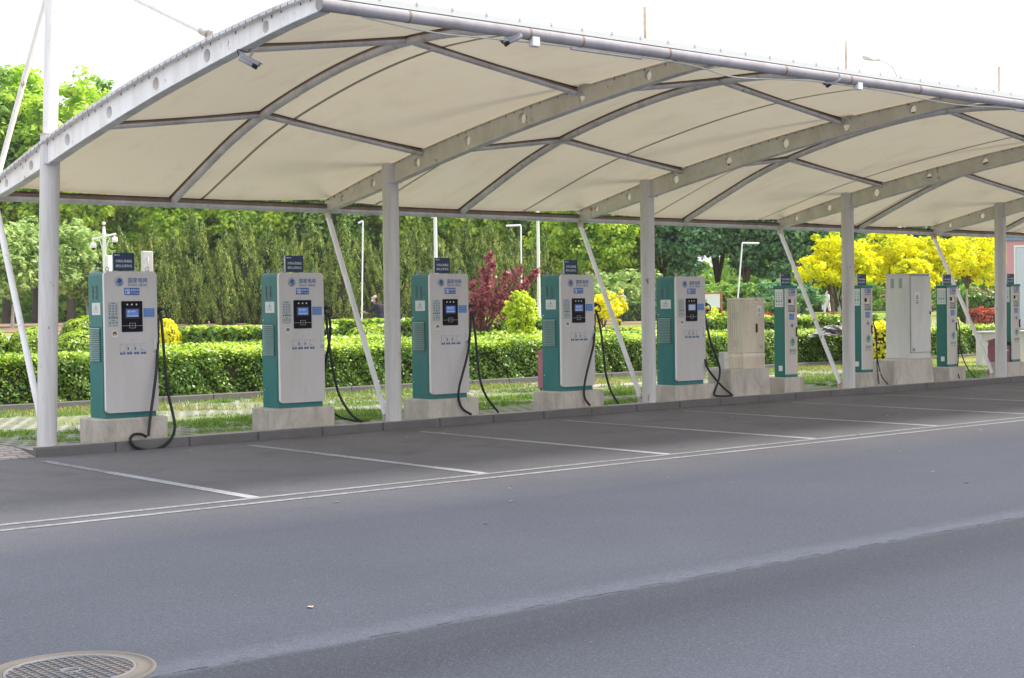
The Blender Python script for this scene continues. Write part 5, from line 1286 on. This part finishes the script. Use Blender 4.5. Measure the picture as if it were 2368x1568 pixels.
for px, d, r, lab in ((1009, 58, .07, 'thick white street light pole behind the third charger'), (1246, 56, .06, 'white street light pole left of the fourth charger')):
    t = thing('street_light', lab, 'street light', park(px, d), 0, 'white street light poles'); p = park(px, d); h = at(px, 330, d=d).z-p.z
    mb = MB(); mb.tube([(0,0,-.1), (0,0,h)], [r*1.1, r*.85], 'white_paint', 12); mb.build('pole', t)
    e = -E1*.9; mb = MB(); mb.tube([(0,0,h-.1), (e.x*.6, e.y*.6, h+.05), (e.x, e.y, h+.05)], .03, 'white_paint', 8); mb.build('lamp_arm', t)
    mb = MB(); mb.lathe([(.01,-.05), (.12,-.03), (.10,.04), (.01,.06)], 'galvanised', 12, (e.x, e.y, h+.04)); mb.build('lamp_head', t)
    if px < 1100: mb = MB(); q = at(px-8, 500, d=d)-p; mb.bbox(q.x-.07, q.x+.07, q.y-.05, q.y+.05, q.z-.08, q.z+.12, 'galvanised', .01); mb.build('equipment_box', t)
# tall street light above the roof
px, d = 2077, 62; p = park(px, d); t = thing('street_light', 'tall curved street light rising above the canopy', 'street light', p)
b = at(2077, 205, d=d)-p
mb = MB(); mb.tube([(b.x,b.y,-.1), b], [.09, .05], 'white_paint', 10); mb.build('pole', t)
q = [at(x, y, d=d)-p for x, y in ((2077,205),(2074,180),(2062,155),(2040,142),(2022,139))]
mb = MB(); mb.tube(spline(q, 4), .028, 'galvanised', 8); mb.build('lamp_arm', t)
q = [at(x, y, d=d)-p for x, y in ((2040,135),(2030,137),(2022,139),(2014,138),(2008,135),(1998,132),(1992,130))]
mb = MB(); mb.tube(q, [.012,.03,.05,.06,.11,.12,.03], 'lamp_white', 10); mb.build('lamp_head', t)
# camera pole with two domes
d = 50; p = park(241, d); t = thing('camera_pole', 'white pole carrying two hanging dome cameras and a finial, behind the first charger', 'camera pole', p)
S = lambda x, y: at(x, y, d=d)-p
b = S(241, 560); c = S(240, 515)
mb = MB(); mb.tube([(b.x,b.y,-.1), b], .062, 'white_paint', 12); mb.tube([b, S(240.5,540)], .055, 'white_paint', 12); mb.tube([S(240.5,543), S(240,524)], [.075,.045], 'white_paint', 6)
cc = S(240, 517); mb.lathe([(.01,-.06), (.05,-.035), (.062,0), (.05,.04), (.01,.062)], 'white_paint', 12, cc); mb.build('pole', t)
for a, e in (((243,547), (268,541)), ((238,548), (213,554))):
    mb = MB(); mb.tube([S(*a), S(*e)], .035, 'white_paint', 10); mb.build('cross_arm', t)
    w = 1 if e[0] > 240 else -1
    mb = MB(); mb.tube(spline([S(241+2*w, 590), S(241+6*w, 570), S(241+13*w, 549)], 5), .018, 'white_paint', 8); mb.build('brace', t)
    mb = MB(); q = S(e[0]-w*3, e[1]+15); mb.lathe([(.02,.20), (.02,.13), (.085,.10), (.10,.02), (.10,-.04), (.07,-.07)], 'white_paint', 14, q); mb.lathe([(.07,-.07), (.05,-.12), (.01,-.135)], 'black_gloss', 14, q); mb.build('dome_camera', t)
q = S(252, 612); mb = MB(); mb.bbox(q.x-.08, q.x+.08, q.y-.08, q.y+.08, q.z-.3, q.z+.31, 'white_paint', .02); mb.build('equipment_box', t)
# white box with a bracket behind the first charger, on its own short post
d = 24; p = park(342, d); t = thing('equipment_cabinet', 'slim white box with a pull handle rising behind the first charger', 'equipment box', (p.x, p.y, -.03), -.2)
zt = at(342, 581, d=d).z+.03; zb = at(342, 640, d=d).z+.03
mb = MB(); mb.bbox(-.085, .085, -.06, .06, zb-.2, zt, 'wall_white', .012); mb.box(-.06, .06, -.064, -.06, zb+.02, zb+.03, 'white_paint'); mb.build('housing', t)
mb = MB(); mb.tube([(0,0,0), (0,0,zb-.19)], .03, 'galvanised', 8); mb.build('post', t)
mb = MB(); mb.tube([(-.005,-.062,zt-.10), (-.005,-.09,zt-.11), (-.005,-.09,zt-.33), (-.005,-.062,zt-.34)], .009, 'galvanised', 6); mb.build('handle', t)

# red-framed notice board
d = 72; p = park(1636, d); t = thing('notice_board', 'red-framed notice board with a pale picture, left of the beige cabinet', 'notice board', p, -CAM['yaw'])
z0 = at(1636, 712, d=d).z-p.z; z1 = at(1636, 680, d=d).z-p.z
mb = MB(); 
for x in (-.68, .68): mb.box(x-.035, x+.035, -.03, .03, 0, z1+.12, 'red_wood')
mb.box(-.645, .645, -.025, .025, z1, z1+.07, 'red_wood'); mb.box(-.645, .645, -.025, .025, z0-.07, z0, 'red_wood'); mb.build('frame', t)
mb = MB(); mb.box(-.60, .60, -.012, .012, z0+.004, z1-.004, 'sticker_white'); mb.disc(-.15, (z0+z1)/2-.12, .15, -.014, 'leaf_pale_print', 16, .10); mb.disc(-.15, (z0+z1)/2+.02, .13, -.0155, 'gold', 14, .05); mb.build('panel', t)

# stone by the topiary and tarpaulin pile
def blob(name, label, cat, p, sx, sy, sz, mat, rough=.18, n=26, fold=0):
    V = []; F = []; m_ = n//2
    for j in range(m_+1):
        a = PI/2*j/m_
        for k in range(n):
            w = 2*PI*k/n; r_ = 1+rough*(math.sin(w*3+j)+.6*math.sin(w*7-j*1.7))+(fold*math.sin(w*11+j*2.3) if fold else 0)
            V.append((sx*math.cos(a)*math.cos(w)*r_, sy*math.cos(a)*math.sin(w)*r_, sz*math.sin(a)*(1+rough*math.sin(w*2+j*.9))+fold*.1*sz*math.sin(w*13)*math.cos(a)))
    for j in range(m_):
        for k in range(n): F.append((j*n+k, j*n+(k+1)%n, (j+1)*n+(k+1)%n, (j+1)*n+k))
    return tag(MB().add(V, F, mat).build(name, None, p), label, cat)
p = at(1925, 778, d=38.5); mb = MB()
tp = thing('folded_tarpaulin', 'crumpled grey tarpaulin lying on the hedge left of the fourth post', 'tarpaulin', p)
blob_o = blob('cloth_fold', 'x', 'x', (0,0,0), .62, .32, .25, 'tarp', .24, 30, .2); blob_o.parent = tp; del blob_o['label'], blob_o['category']
for k in range(9):
    mb = MB(); a = rng.uniform(-.5, .35); w = E1*a; e = E1*(a+.28); zz = .12+.08*rng.uniform()
    mb.tube(spline([(w.x, w.y-.12, .03), ((w.x+e.x)/2, (w.y+e.y)/2-.14, zz+.03), (e.x, e.y-.12, .06)], 4), .022, 'tarp_dark' if k % 2 else 'wall_white', 6); mb.build('cloth_fold', tp)
blob('stone', 'rough grey stone behind the first post, between round shrubs', 'stone', park(152, 56), .33, .3, .85, 'stone', .2)

# building at the right edge, its wall and low wall
o = at(2327, 700, d=46); ang = -CAM['yaw']-.37
t = thing('site_cabin', 'pink and white site cabin with a blue roof edge at the right edge', 'cabin', (o.x, o.y, -.03), ang)
H_ = at(2327, 546, d=46).z+.03; L = 7
mb = MB(); mb.box(0, L, 0, 2.5, .35, H_-.14, 'pink_paint'); mb.box(.02, L, .02, 2.5, 0, .348, 'wall_white'); mb.build('wall', t)
mb = MB(); mb.box(-.05, L+.05, -.06, 2.6, H_-.14, H_, 'blue_roof'); mb.build('roof', t)
mb = MB(); mb.box(.22, .27, -.03, -.001, .75, H_-.30, 'white_paint'); mb.box(2.1, 2.15, -.03, -.001, .75, H_-.30, 'white_paint'); mb.box(.27, 2.1, -.03, -.001, H_-.36, H_-.30, 'white_paint'); fr = mb.build('door_frame', t)
mb = MB(); mb.bbox(.28, 2.09, -.022, -.002, .75, H_-.37, 'cabin_door', .006); dr = mb.build('door', t)
mb = MB(); zt = at(2340, 642, d=46).z; plate(mb, .66, 1.3, zt, zt+.42, -.026, 'white_paint'); lettering(mb, 'B353', .70, 1.10, zt+.16, zt+.27, -.029, 'ink'); lettering(mb, '北京', .70, .85, zt+.32, zt+.38, -.029, 'ink_soft'); mb.build('number_plate', dr)
a = at(2268, 766, d=37); t = thing('low_wall', 'low pale concrete wall at the right end of the hedges', 'wall', (a.x, a.y, -.04), -.35)
mb = MB(); mb.bbox(0, 12, 0, .22, -.1, a.z+.04-.05, 'wall_white', .01); mb.build('masonry', t)
mb = MB(); mb.bbox(-.03, 12, -.03, .25, a.z-.009, a.z+.04, 'wall_white', .01); mb.build('coping', t)

# ------------------------------------------------------------------ people
def skin_obj(name, verts, edges, radii, mat, parent, root=0, sub=2):
    me = bpy.data.meshes.new(name); me.from_pydata(verts, edges, []); me.materials.append(MATS[mat])
    o = bpy.data.objects.new(name, me); COL.objects.link(o); o.parent = parent
    sk = o.modifiers.new('skin', 'SKIN')
    if not me.skin_vertices: 
        pass
    layer = me.skin_vertices[0].data if len(me.skin_vertices) else None
    if layer is None: return o
    for i, r in enumerate(radii):
        layer[i].radius = (r, r) if not isinstance(r, tuple) else r
        layer[i].use_root = (i == root)
    ss = o.modifiers.new('subdivision', 'SUBSURF'); ss.levels = sub; ss.render_levels = sub
    sk.use_smooth_shade = True
    return o
def ensure_skin(name, chains, mat, parent, sub=1):
    """chains: lists of (point, radius) sharing points; joined in one graph"""
    V = []; R = []; E = []; idx = {}
    for ch in chains:
        prev = None
        for p, r in ch:
            k = tuple(round(c, 4) for c in p)
            if k not in idx: idx[k] = len(V); V.append(k); R.append(r)
            i = idx[k]
            if prev is not None and prev != i: E.append((prev, i))
            prev = i
    # own tapered surface: tubes merged per chain, balls at the joints
    mb = MB()
    for ch in chains:
        pts = [Vector(p) for p, r in ch]; rr = [r for p, r in ch]
        S_ = spline(pts, 4); R_ = []
        for i in range(len(rr)-1):
            for k in range(4): R_.append(rr[i]+(rr[i+1]-rr[i])*k/4)
        R_.append(rr[-1]); mb.tube(S_, R_, mat, 12)
        for p, r in (ch[0], ch[-1]):
            mb.lathe([(.01,-r), (r*.7,-r*.7), (r,0), (r*.7,r*.7), (.01,r)], mat, 10, p)
    o = mb.build(name, parent)
    rm = o.modifiers.new('remesh', 'REMESH'); rm.mode = 'VOXEL'; rm.voxel_size = .014; rm.use_smooth_shade = True
    return o
def hand(wrist, dir_, side, s=1.0):
    """five finger chains from a palm"""
    d = Vector(dir_).normalized(); sd = Vector(side).normalized(); w = Vector(wrist); palm = w+d*.08*s; ch = [[(tuple(w), .024), (tuple(w+d*.04*s), .032), (tuple(palm), .03)]]
    dn = d.cross(sd)
    for k, L in enumerate((.062, .072, .068, .052)):
        b = palm+sd*(.027-.018*k)*s; ch.append([(tuple(palm), .02), (tuple(b+d*.01), .010), (tuple(b+d*L*.55*s), .009), (tuple(b+d*L*.8*s-dn*.03*s), .008)])
    b = w+d*.03*s+sd*.03*s; ch.append([(tuple(w+d*.02*s), .02), (tuple(b), .012), (tuple(b+sd*.02*s+d*.03*s), .010), (tuple(b+sd*.025*s+d*.055*s), .009)])
    return ch
def head(c, fwd, r=.095):
    """head chain: skull, jaw, nose, ears around centre c looking along fwd"""
    c = Vector(c); f = Vector(fwd).normalized(); up = Vector((0,0,1)); sd = f.cross(up).normalized()
    return [[(tuple(c+up*.045-f*.015), r*.88), (tuple(c-f*.005), r*.86), (tuple(c-up*.055+f*.02), r*.66), (tuple(c-up*.10+f*.03), r*.42)],
            [(tuple(c+f*.07+up*.005), .018), (tuple(c+f*.10-up*.02), .016)],
            [(tuple(c+sd*.075-up*.01), .02), (tuple(c+sd*.082-up*.03), .014)], [(tuple(c-sd*.075-up*.01), .02), (tuple(c-sd*.082-up*.03), .014)]]
def face(t, c, fwd, mask=True):
    c = Vector(c); f = Vector(fwd).normalized(); up = Vector((0,0,1)); sd = f.cross(up).normalized()
    for s in (-1, 1):
        q = c+f*.085+sd*s*.032+up*.015; mb = MB(); mb.lathe([(.002,-.008), (.011,0), (.002,.008)], 'ink', 8, q); mb.build('eye', t)
    if mask:
        q = c+f*.045-up*.05; mb = MB(); mb.lathe([(.02,-.06), (.062,-.04), (.07,0), (.066,.03), (.05,.04)], 'mask_cloth', 14, q); mb.build('face_mask', t)
# cyclist on the park road
d = 62; p = park(874, d); cyc = thing('person', 'masked cyclist in a dark coat riding behind the hedge, left of the second post', 'person', p)
L_ = -E1; up = Vector((0,0,1)); fw = L_*1.0; sd = E2
def PT(a, z, s=0): v = fw*a+sd*s+up*z; return (v.x, v.y, v.z)
zs = .0
body = [[(PT(-.12,.92), .14), (PT(-.08,1.08), .145), (PT(.0,1.28), .15), (PT(.06,1.40), .11), (PT(.10,1.47), .055), (PT(.13,1.54), .05)]] + head(PT(.16,1.60), fw-.12*up)
for s in (-1, 1):
    body += [[(PT(.04,1.38,s*.08), .07), (PT(.06,1.36,s*.17), .062), (PT(.25,1.17,s*.21), .046), (PT(.44,1.10,s*.20), .034), (PT(.52,1.08,s*.19), .028)]]
    body += hand(PT(.52,1.08,s*.19), fw*1-.25*up, sd*-s)
    body += [[(PT(-.12,.92,s*.02), .12), (PT(-.10,.90,s*.09), .10), (PT(.28,.80,s*.11), .075), (PT(.20+.05*s,.40,s*.10), .055), (PT(.16+.08*s,.20+.05*s,s*.10), .042), (PT(.28+.08*s,.14+.05*s,s*.10), .038)]]
ensure_skin('body', body, 'skin', cyc)
coat = [[(PT(-.14,.86), .155), (PT(-.09,1.08), .165), (PT(.0,1.28), .168), (PT(.05,1.40), .125), (PT(.08,1.45), .075)]]
for s in (-1, 1): coat += [[(PT(.04,1.38,s*.08), .085), (PT(.06,1.36,s*.17), .076), (PT(.25,1.17,s*.21), .06), (PT(.44,1.10,s*.20), .046), (PT(.48,1.09,s*.195), .042)]]
ensure_skin('coat', coat, 'dark_cloth', cyc)
tr = []
for s in (-1, 1): tr += [[(PT(-.12,.90,s*.02), .135), (PT(-.10,.88,s*.09), .12), (PT(.28,.80,s*.11), .09), (PT(.20+.05*s,.40,s*.10), .07), (PT(.17+.08*s,.24+.05*s,s*.10), .058)]]
ensure_skin('trousers', tr, 'dark_cloth', cyc)
ensure_skin('cap', [[(PT(.14,1.665), .088), (PT(.12,1.69), .075)], [(PT(.20,1.66), .05), (PT(.27,1.655), .03)]], 'cap_cloth', cyc)
ensure_skin('hair', [[(PT(.08,1.62), .085), (PT(.05,1.54), .06), (PT(.02,1.46), .05)]], 'hair', cyc)
ensure_skin('backpack', [[(PT(-.22,1.32), .08), (PT(-.26,1.15), .11), (PT(-.26,.98), .10)]], 'maroon_cloth', cyc)
face(cyc, PT(.165,1.60), fw)
b = thing('bicycle', 'bicycle ridden by the masked cyclist behind the hedge', 'bicycle', p)
def ringv(a, z, R): return [PT(a+R*math.cos(w), z+R*math.sin(w)) for w in np.linspace(0, 2*PI, 29)]
for a, nm in ((.62, 0), (-.45, 1)):
    mb = MB(); mb.tube(ringv(a, .32, .31), .018, 'black_rubber', 8, caps=False); mb.tube(ringv(a, .32, .285), .008, 'metal_handle', 6, caps=False)
    for k in range(12): w = PI*k/12*2; mb.tube([PT(a, .32), PT(a+.285*math.cos(w), .32+.285*math.sin(w))], .0025, 'metal_handle', 4)
    mb.build('wheel', b)
mb = MB()
for q in ([PT(-.45,.32), PT(-.02,.30), PT(-.14,.78), PT(-.45,.32)], [PT(-.02,.30), PT(.46,.72)], [PT(-.12,.72), PT(.44,.80)], [PT(.42,.98), PT(.46,.72), PT(.62,.32)]): mb.tube(q, .016, 'maroon_cloth', 8)
mb.build('frame', b)
mb = MB(); mb.tube(spline([PT(.50,1.03,-.24), PT(.46,1.03,-.1), PT(.42,1.0,0), PT(.46,1.03,.1), PT(.50,1.03,.24)], 4), .014, 'metal_handle', 8); mb.build('handlebar', b)
mb = MB(); mb.tube([PT(-.26,.80), PT(-.12,.81), PT(.0,.80)], [.07,.055,.025], 'black_rubber', 8); mb.tube([PT(-.14,.78), PT(-.13,.72)], .014, 'metal_handle', 6); mb.build('saddle', b)
# walkers
def walker(label, px, d, h, top, bottom, fwd, stride=.16, bag=None, mask=True, vest=None):
    p = park(px, d); t = thing('person', label, 'person', p, 0, None); k = h/1.70
    f = Vector(fwd).normalized(); s_ = f.cross(up)
    def Q(a, z, s=0): v = (f*a+s_*s+up*z)*k; return (v.x, v.y, v.z)
    body = [[(Q(0,.92), .125), (Q(0,1.08), .115), (Q(0,1.25), .135), (Q(0,1.38), .10), (Q(.0,1.45), .05), (Q(.01,1.50), .05)]]+head(Q(.02,1.585), f)
    shirt = [[(Q(0,.94), .14), (Q(0,1.08), .132), (Q(0,1.25), .15), (Q(0,1.37), .118), (Q(0,1.42), .07)]]; tr = []
    for s in (-1, 1):
        A = [(Q(0,1.37,s*.07), .065), (Q(0,1.36,s*.16), .055), (Q(-.03*s,1.12,s*.20), .043), (Q(.08+.05*s,.90,s*.22), .032), (Q(.10+.06*s,.84,s*.22), .026)]
        body += [A]; body += hand(A[-1][0], (f*.3-up), f, k)
        shirt += [[(A[0][0], .08), (A[1][0], .07), (A[2][0], .058), (Q(.0,1.05,s*.205), .055)]]
        Lg = [(Q(0,.90,s*.03), .11), (Q(0,.86,s*.09), .095), (Q(stride*.7*s,.47,s*.09), .06), (Q(stride*s*1.1,.09,s*.09), .038), (Q(stride*s*1.1+.13,.03,s*.09), .03)]
        body += [Lg]; tr += [[(Lg[0][0], .125), (Lg[1][0], .115), (Lg[2][0], .085), (Q(stride*s*1.08,.13,s*.09), .068)]]
        mb = MB(); q0 = Vector(Q(stride*s*1.1-.05,.04,s*.09)); q1 = Vector(Q(stride*s*1.1+.17,.035,s*.09)); mb.tube([q0, (q0+q1)/2, q1], [.045,.05,.03], 'white_cloth' if bag else 'ink', 10); mb.build('shoe', t)
    ensure_skin('body', body, 'skin', t); ensure_skin('shirt', shirt, top, t); ensure_skin('trousers', tr, bottom, t)
    ensure_skin('hair', [[(Q(-.03,1.66), .085), (Q(-.05,1.58), .085), (Q(-.06,1.46), .06)]], 'hair', t)
    if vest: ensure_skin('vest', [[(Q(-.01,.98,-.0), .147), (Q(-.02,1.2), .160), (Q(-.02,1.36), .122)]], vest, t)
    face(t, Q(.02,1.585), f, mask); return t, Q
t, Q = walker('masked woman in white walking with a white bag beyond the red hedge', 1912, 96, 1.55, 'white_cloth', 'white_cloth', -E1*1-E2*.6, .17, True, True, None)
q = Vector(Q(.12,.55,-.22)) if False else Vector(Q(.12,.60,.22)); bg = MB(); bg.bbox(-.16, .16, -.05, .05, -.22, .12, 'white_cloth', .02); bg.tube([(-.08,0,.12), (-.05,0,.24), (.05,0,.24), (.08,0,.12)], .008, 'white_cloth', 6)
tag(bg.build('handbag', None, t.location+q), 'white bag carried by the woman walking beyond the red hedge', 'bag')
walker('person in dark trousers standing behind the golden shrub, left of the third post', 1437, 78, 1.66, 'grey_cloth', 'dark_cloth', -E1*.3-E2, .05, None, False)

# ------------------------------------------------------------------ haze
m, nt, out = newmat('haze_air')
pv = nt.nodes.new('ShaderNodeVolumePrincipled'); pv.inputs['Color'].default_value = (.86,.92,1,1); pv.inputs['Density'].default_value = .00022; pv.inputs['Anisotropy'].default_value = .2
nt.links.new(pv.outputs[0], out.inputs['Volume'])
o = MB().box(-100, 230, -60, 260, -1.2, 26, 'haze_air').build('haze'); tag(o, 'thin bluish haze softening the far trees', 'haze', None, 'stuff')
# ------------------------------------------------------------------ light
SUN_EL, SUN_AZ = math.radians(54), math.radians(114)      # azimuth from +Y towards +X
w = bpy.data.worlds.new('World'); scene.world = w; w.use_nodes = True; nt = w.node_tree; nt.nodes.clear()
sky = nt.nodes.new('ShaderNodeTexSky'); sky.sky_type = 'NISHITA'; sky.sun_disc = False; sky.sun_elevation = SUN_EL; sky.sun_rotation = SUN_AZ
sky.dust_density = 4; sky.air_density = 1.2
bg = nt.nodes.new('ShaderNodeBackground'); o = nt.nodes.new('ShaderNodeOutputWorld')
mixn = nt.nodes.new('ShaderNodeMix'); mixn.data_type = 'RGBA'; mixn.inputs[0].default_value = .72
nt.links.new(sky.outputs[0], mixn.inputs[6]); mixn.inputs[7].default_value = (9.6, 9.9, 10.6, 1)      # thin white overcast
nt.links.new(mixn.outputs[2], bg.inputs[0]); bg.inputs[1].default_value = .15; nt.links.new(bg.outputs[0], o.inputs[0])
sl_ = bpy.data.lights.new('sun', 'SUN'); sl_.energy = 4.9; sl_.angle = math.radians(15); sl_.color = (1, .93, .80)
so = bpy.data.objects.new('sun', sl_); COL.objects.link(so)
dv = Vector((math.sin(SUN_AZ)*math.cos(SUN_EL), math.cos(SUN_AZ)*math.cos(SUN_EL), math.sin(SUN_EL)))
so.rotation_euler = (-dv).to_track_quat('-Z', 'Y').to_euler(); so.location = (0, 0, 30)
scene.view_settings.view_transform = 'Standard'; scene.view_settings.look = 'None'; scene.view_settings.exposure = 0.32; scene.view_settings.gamma = 1
scene.render.engine = 'CYCLES'
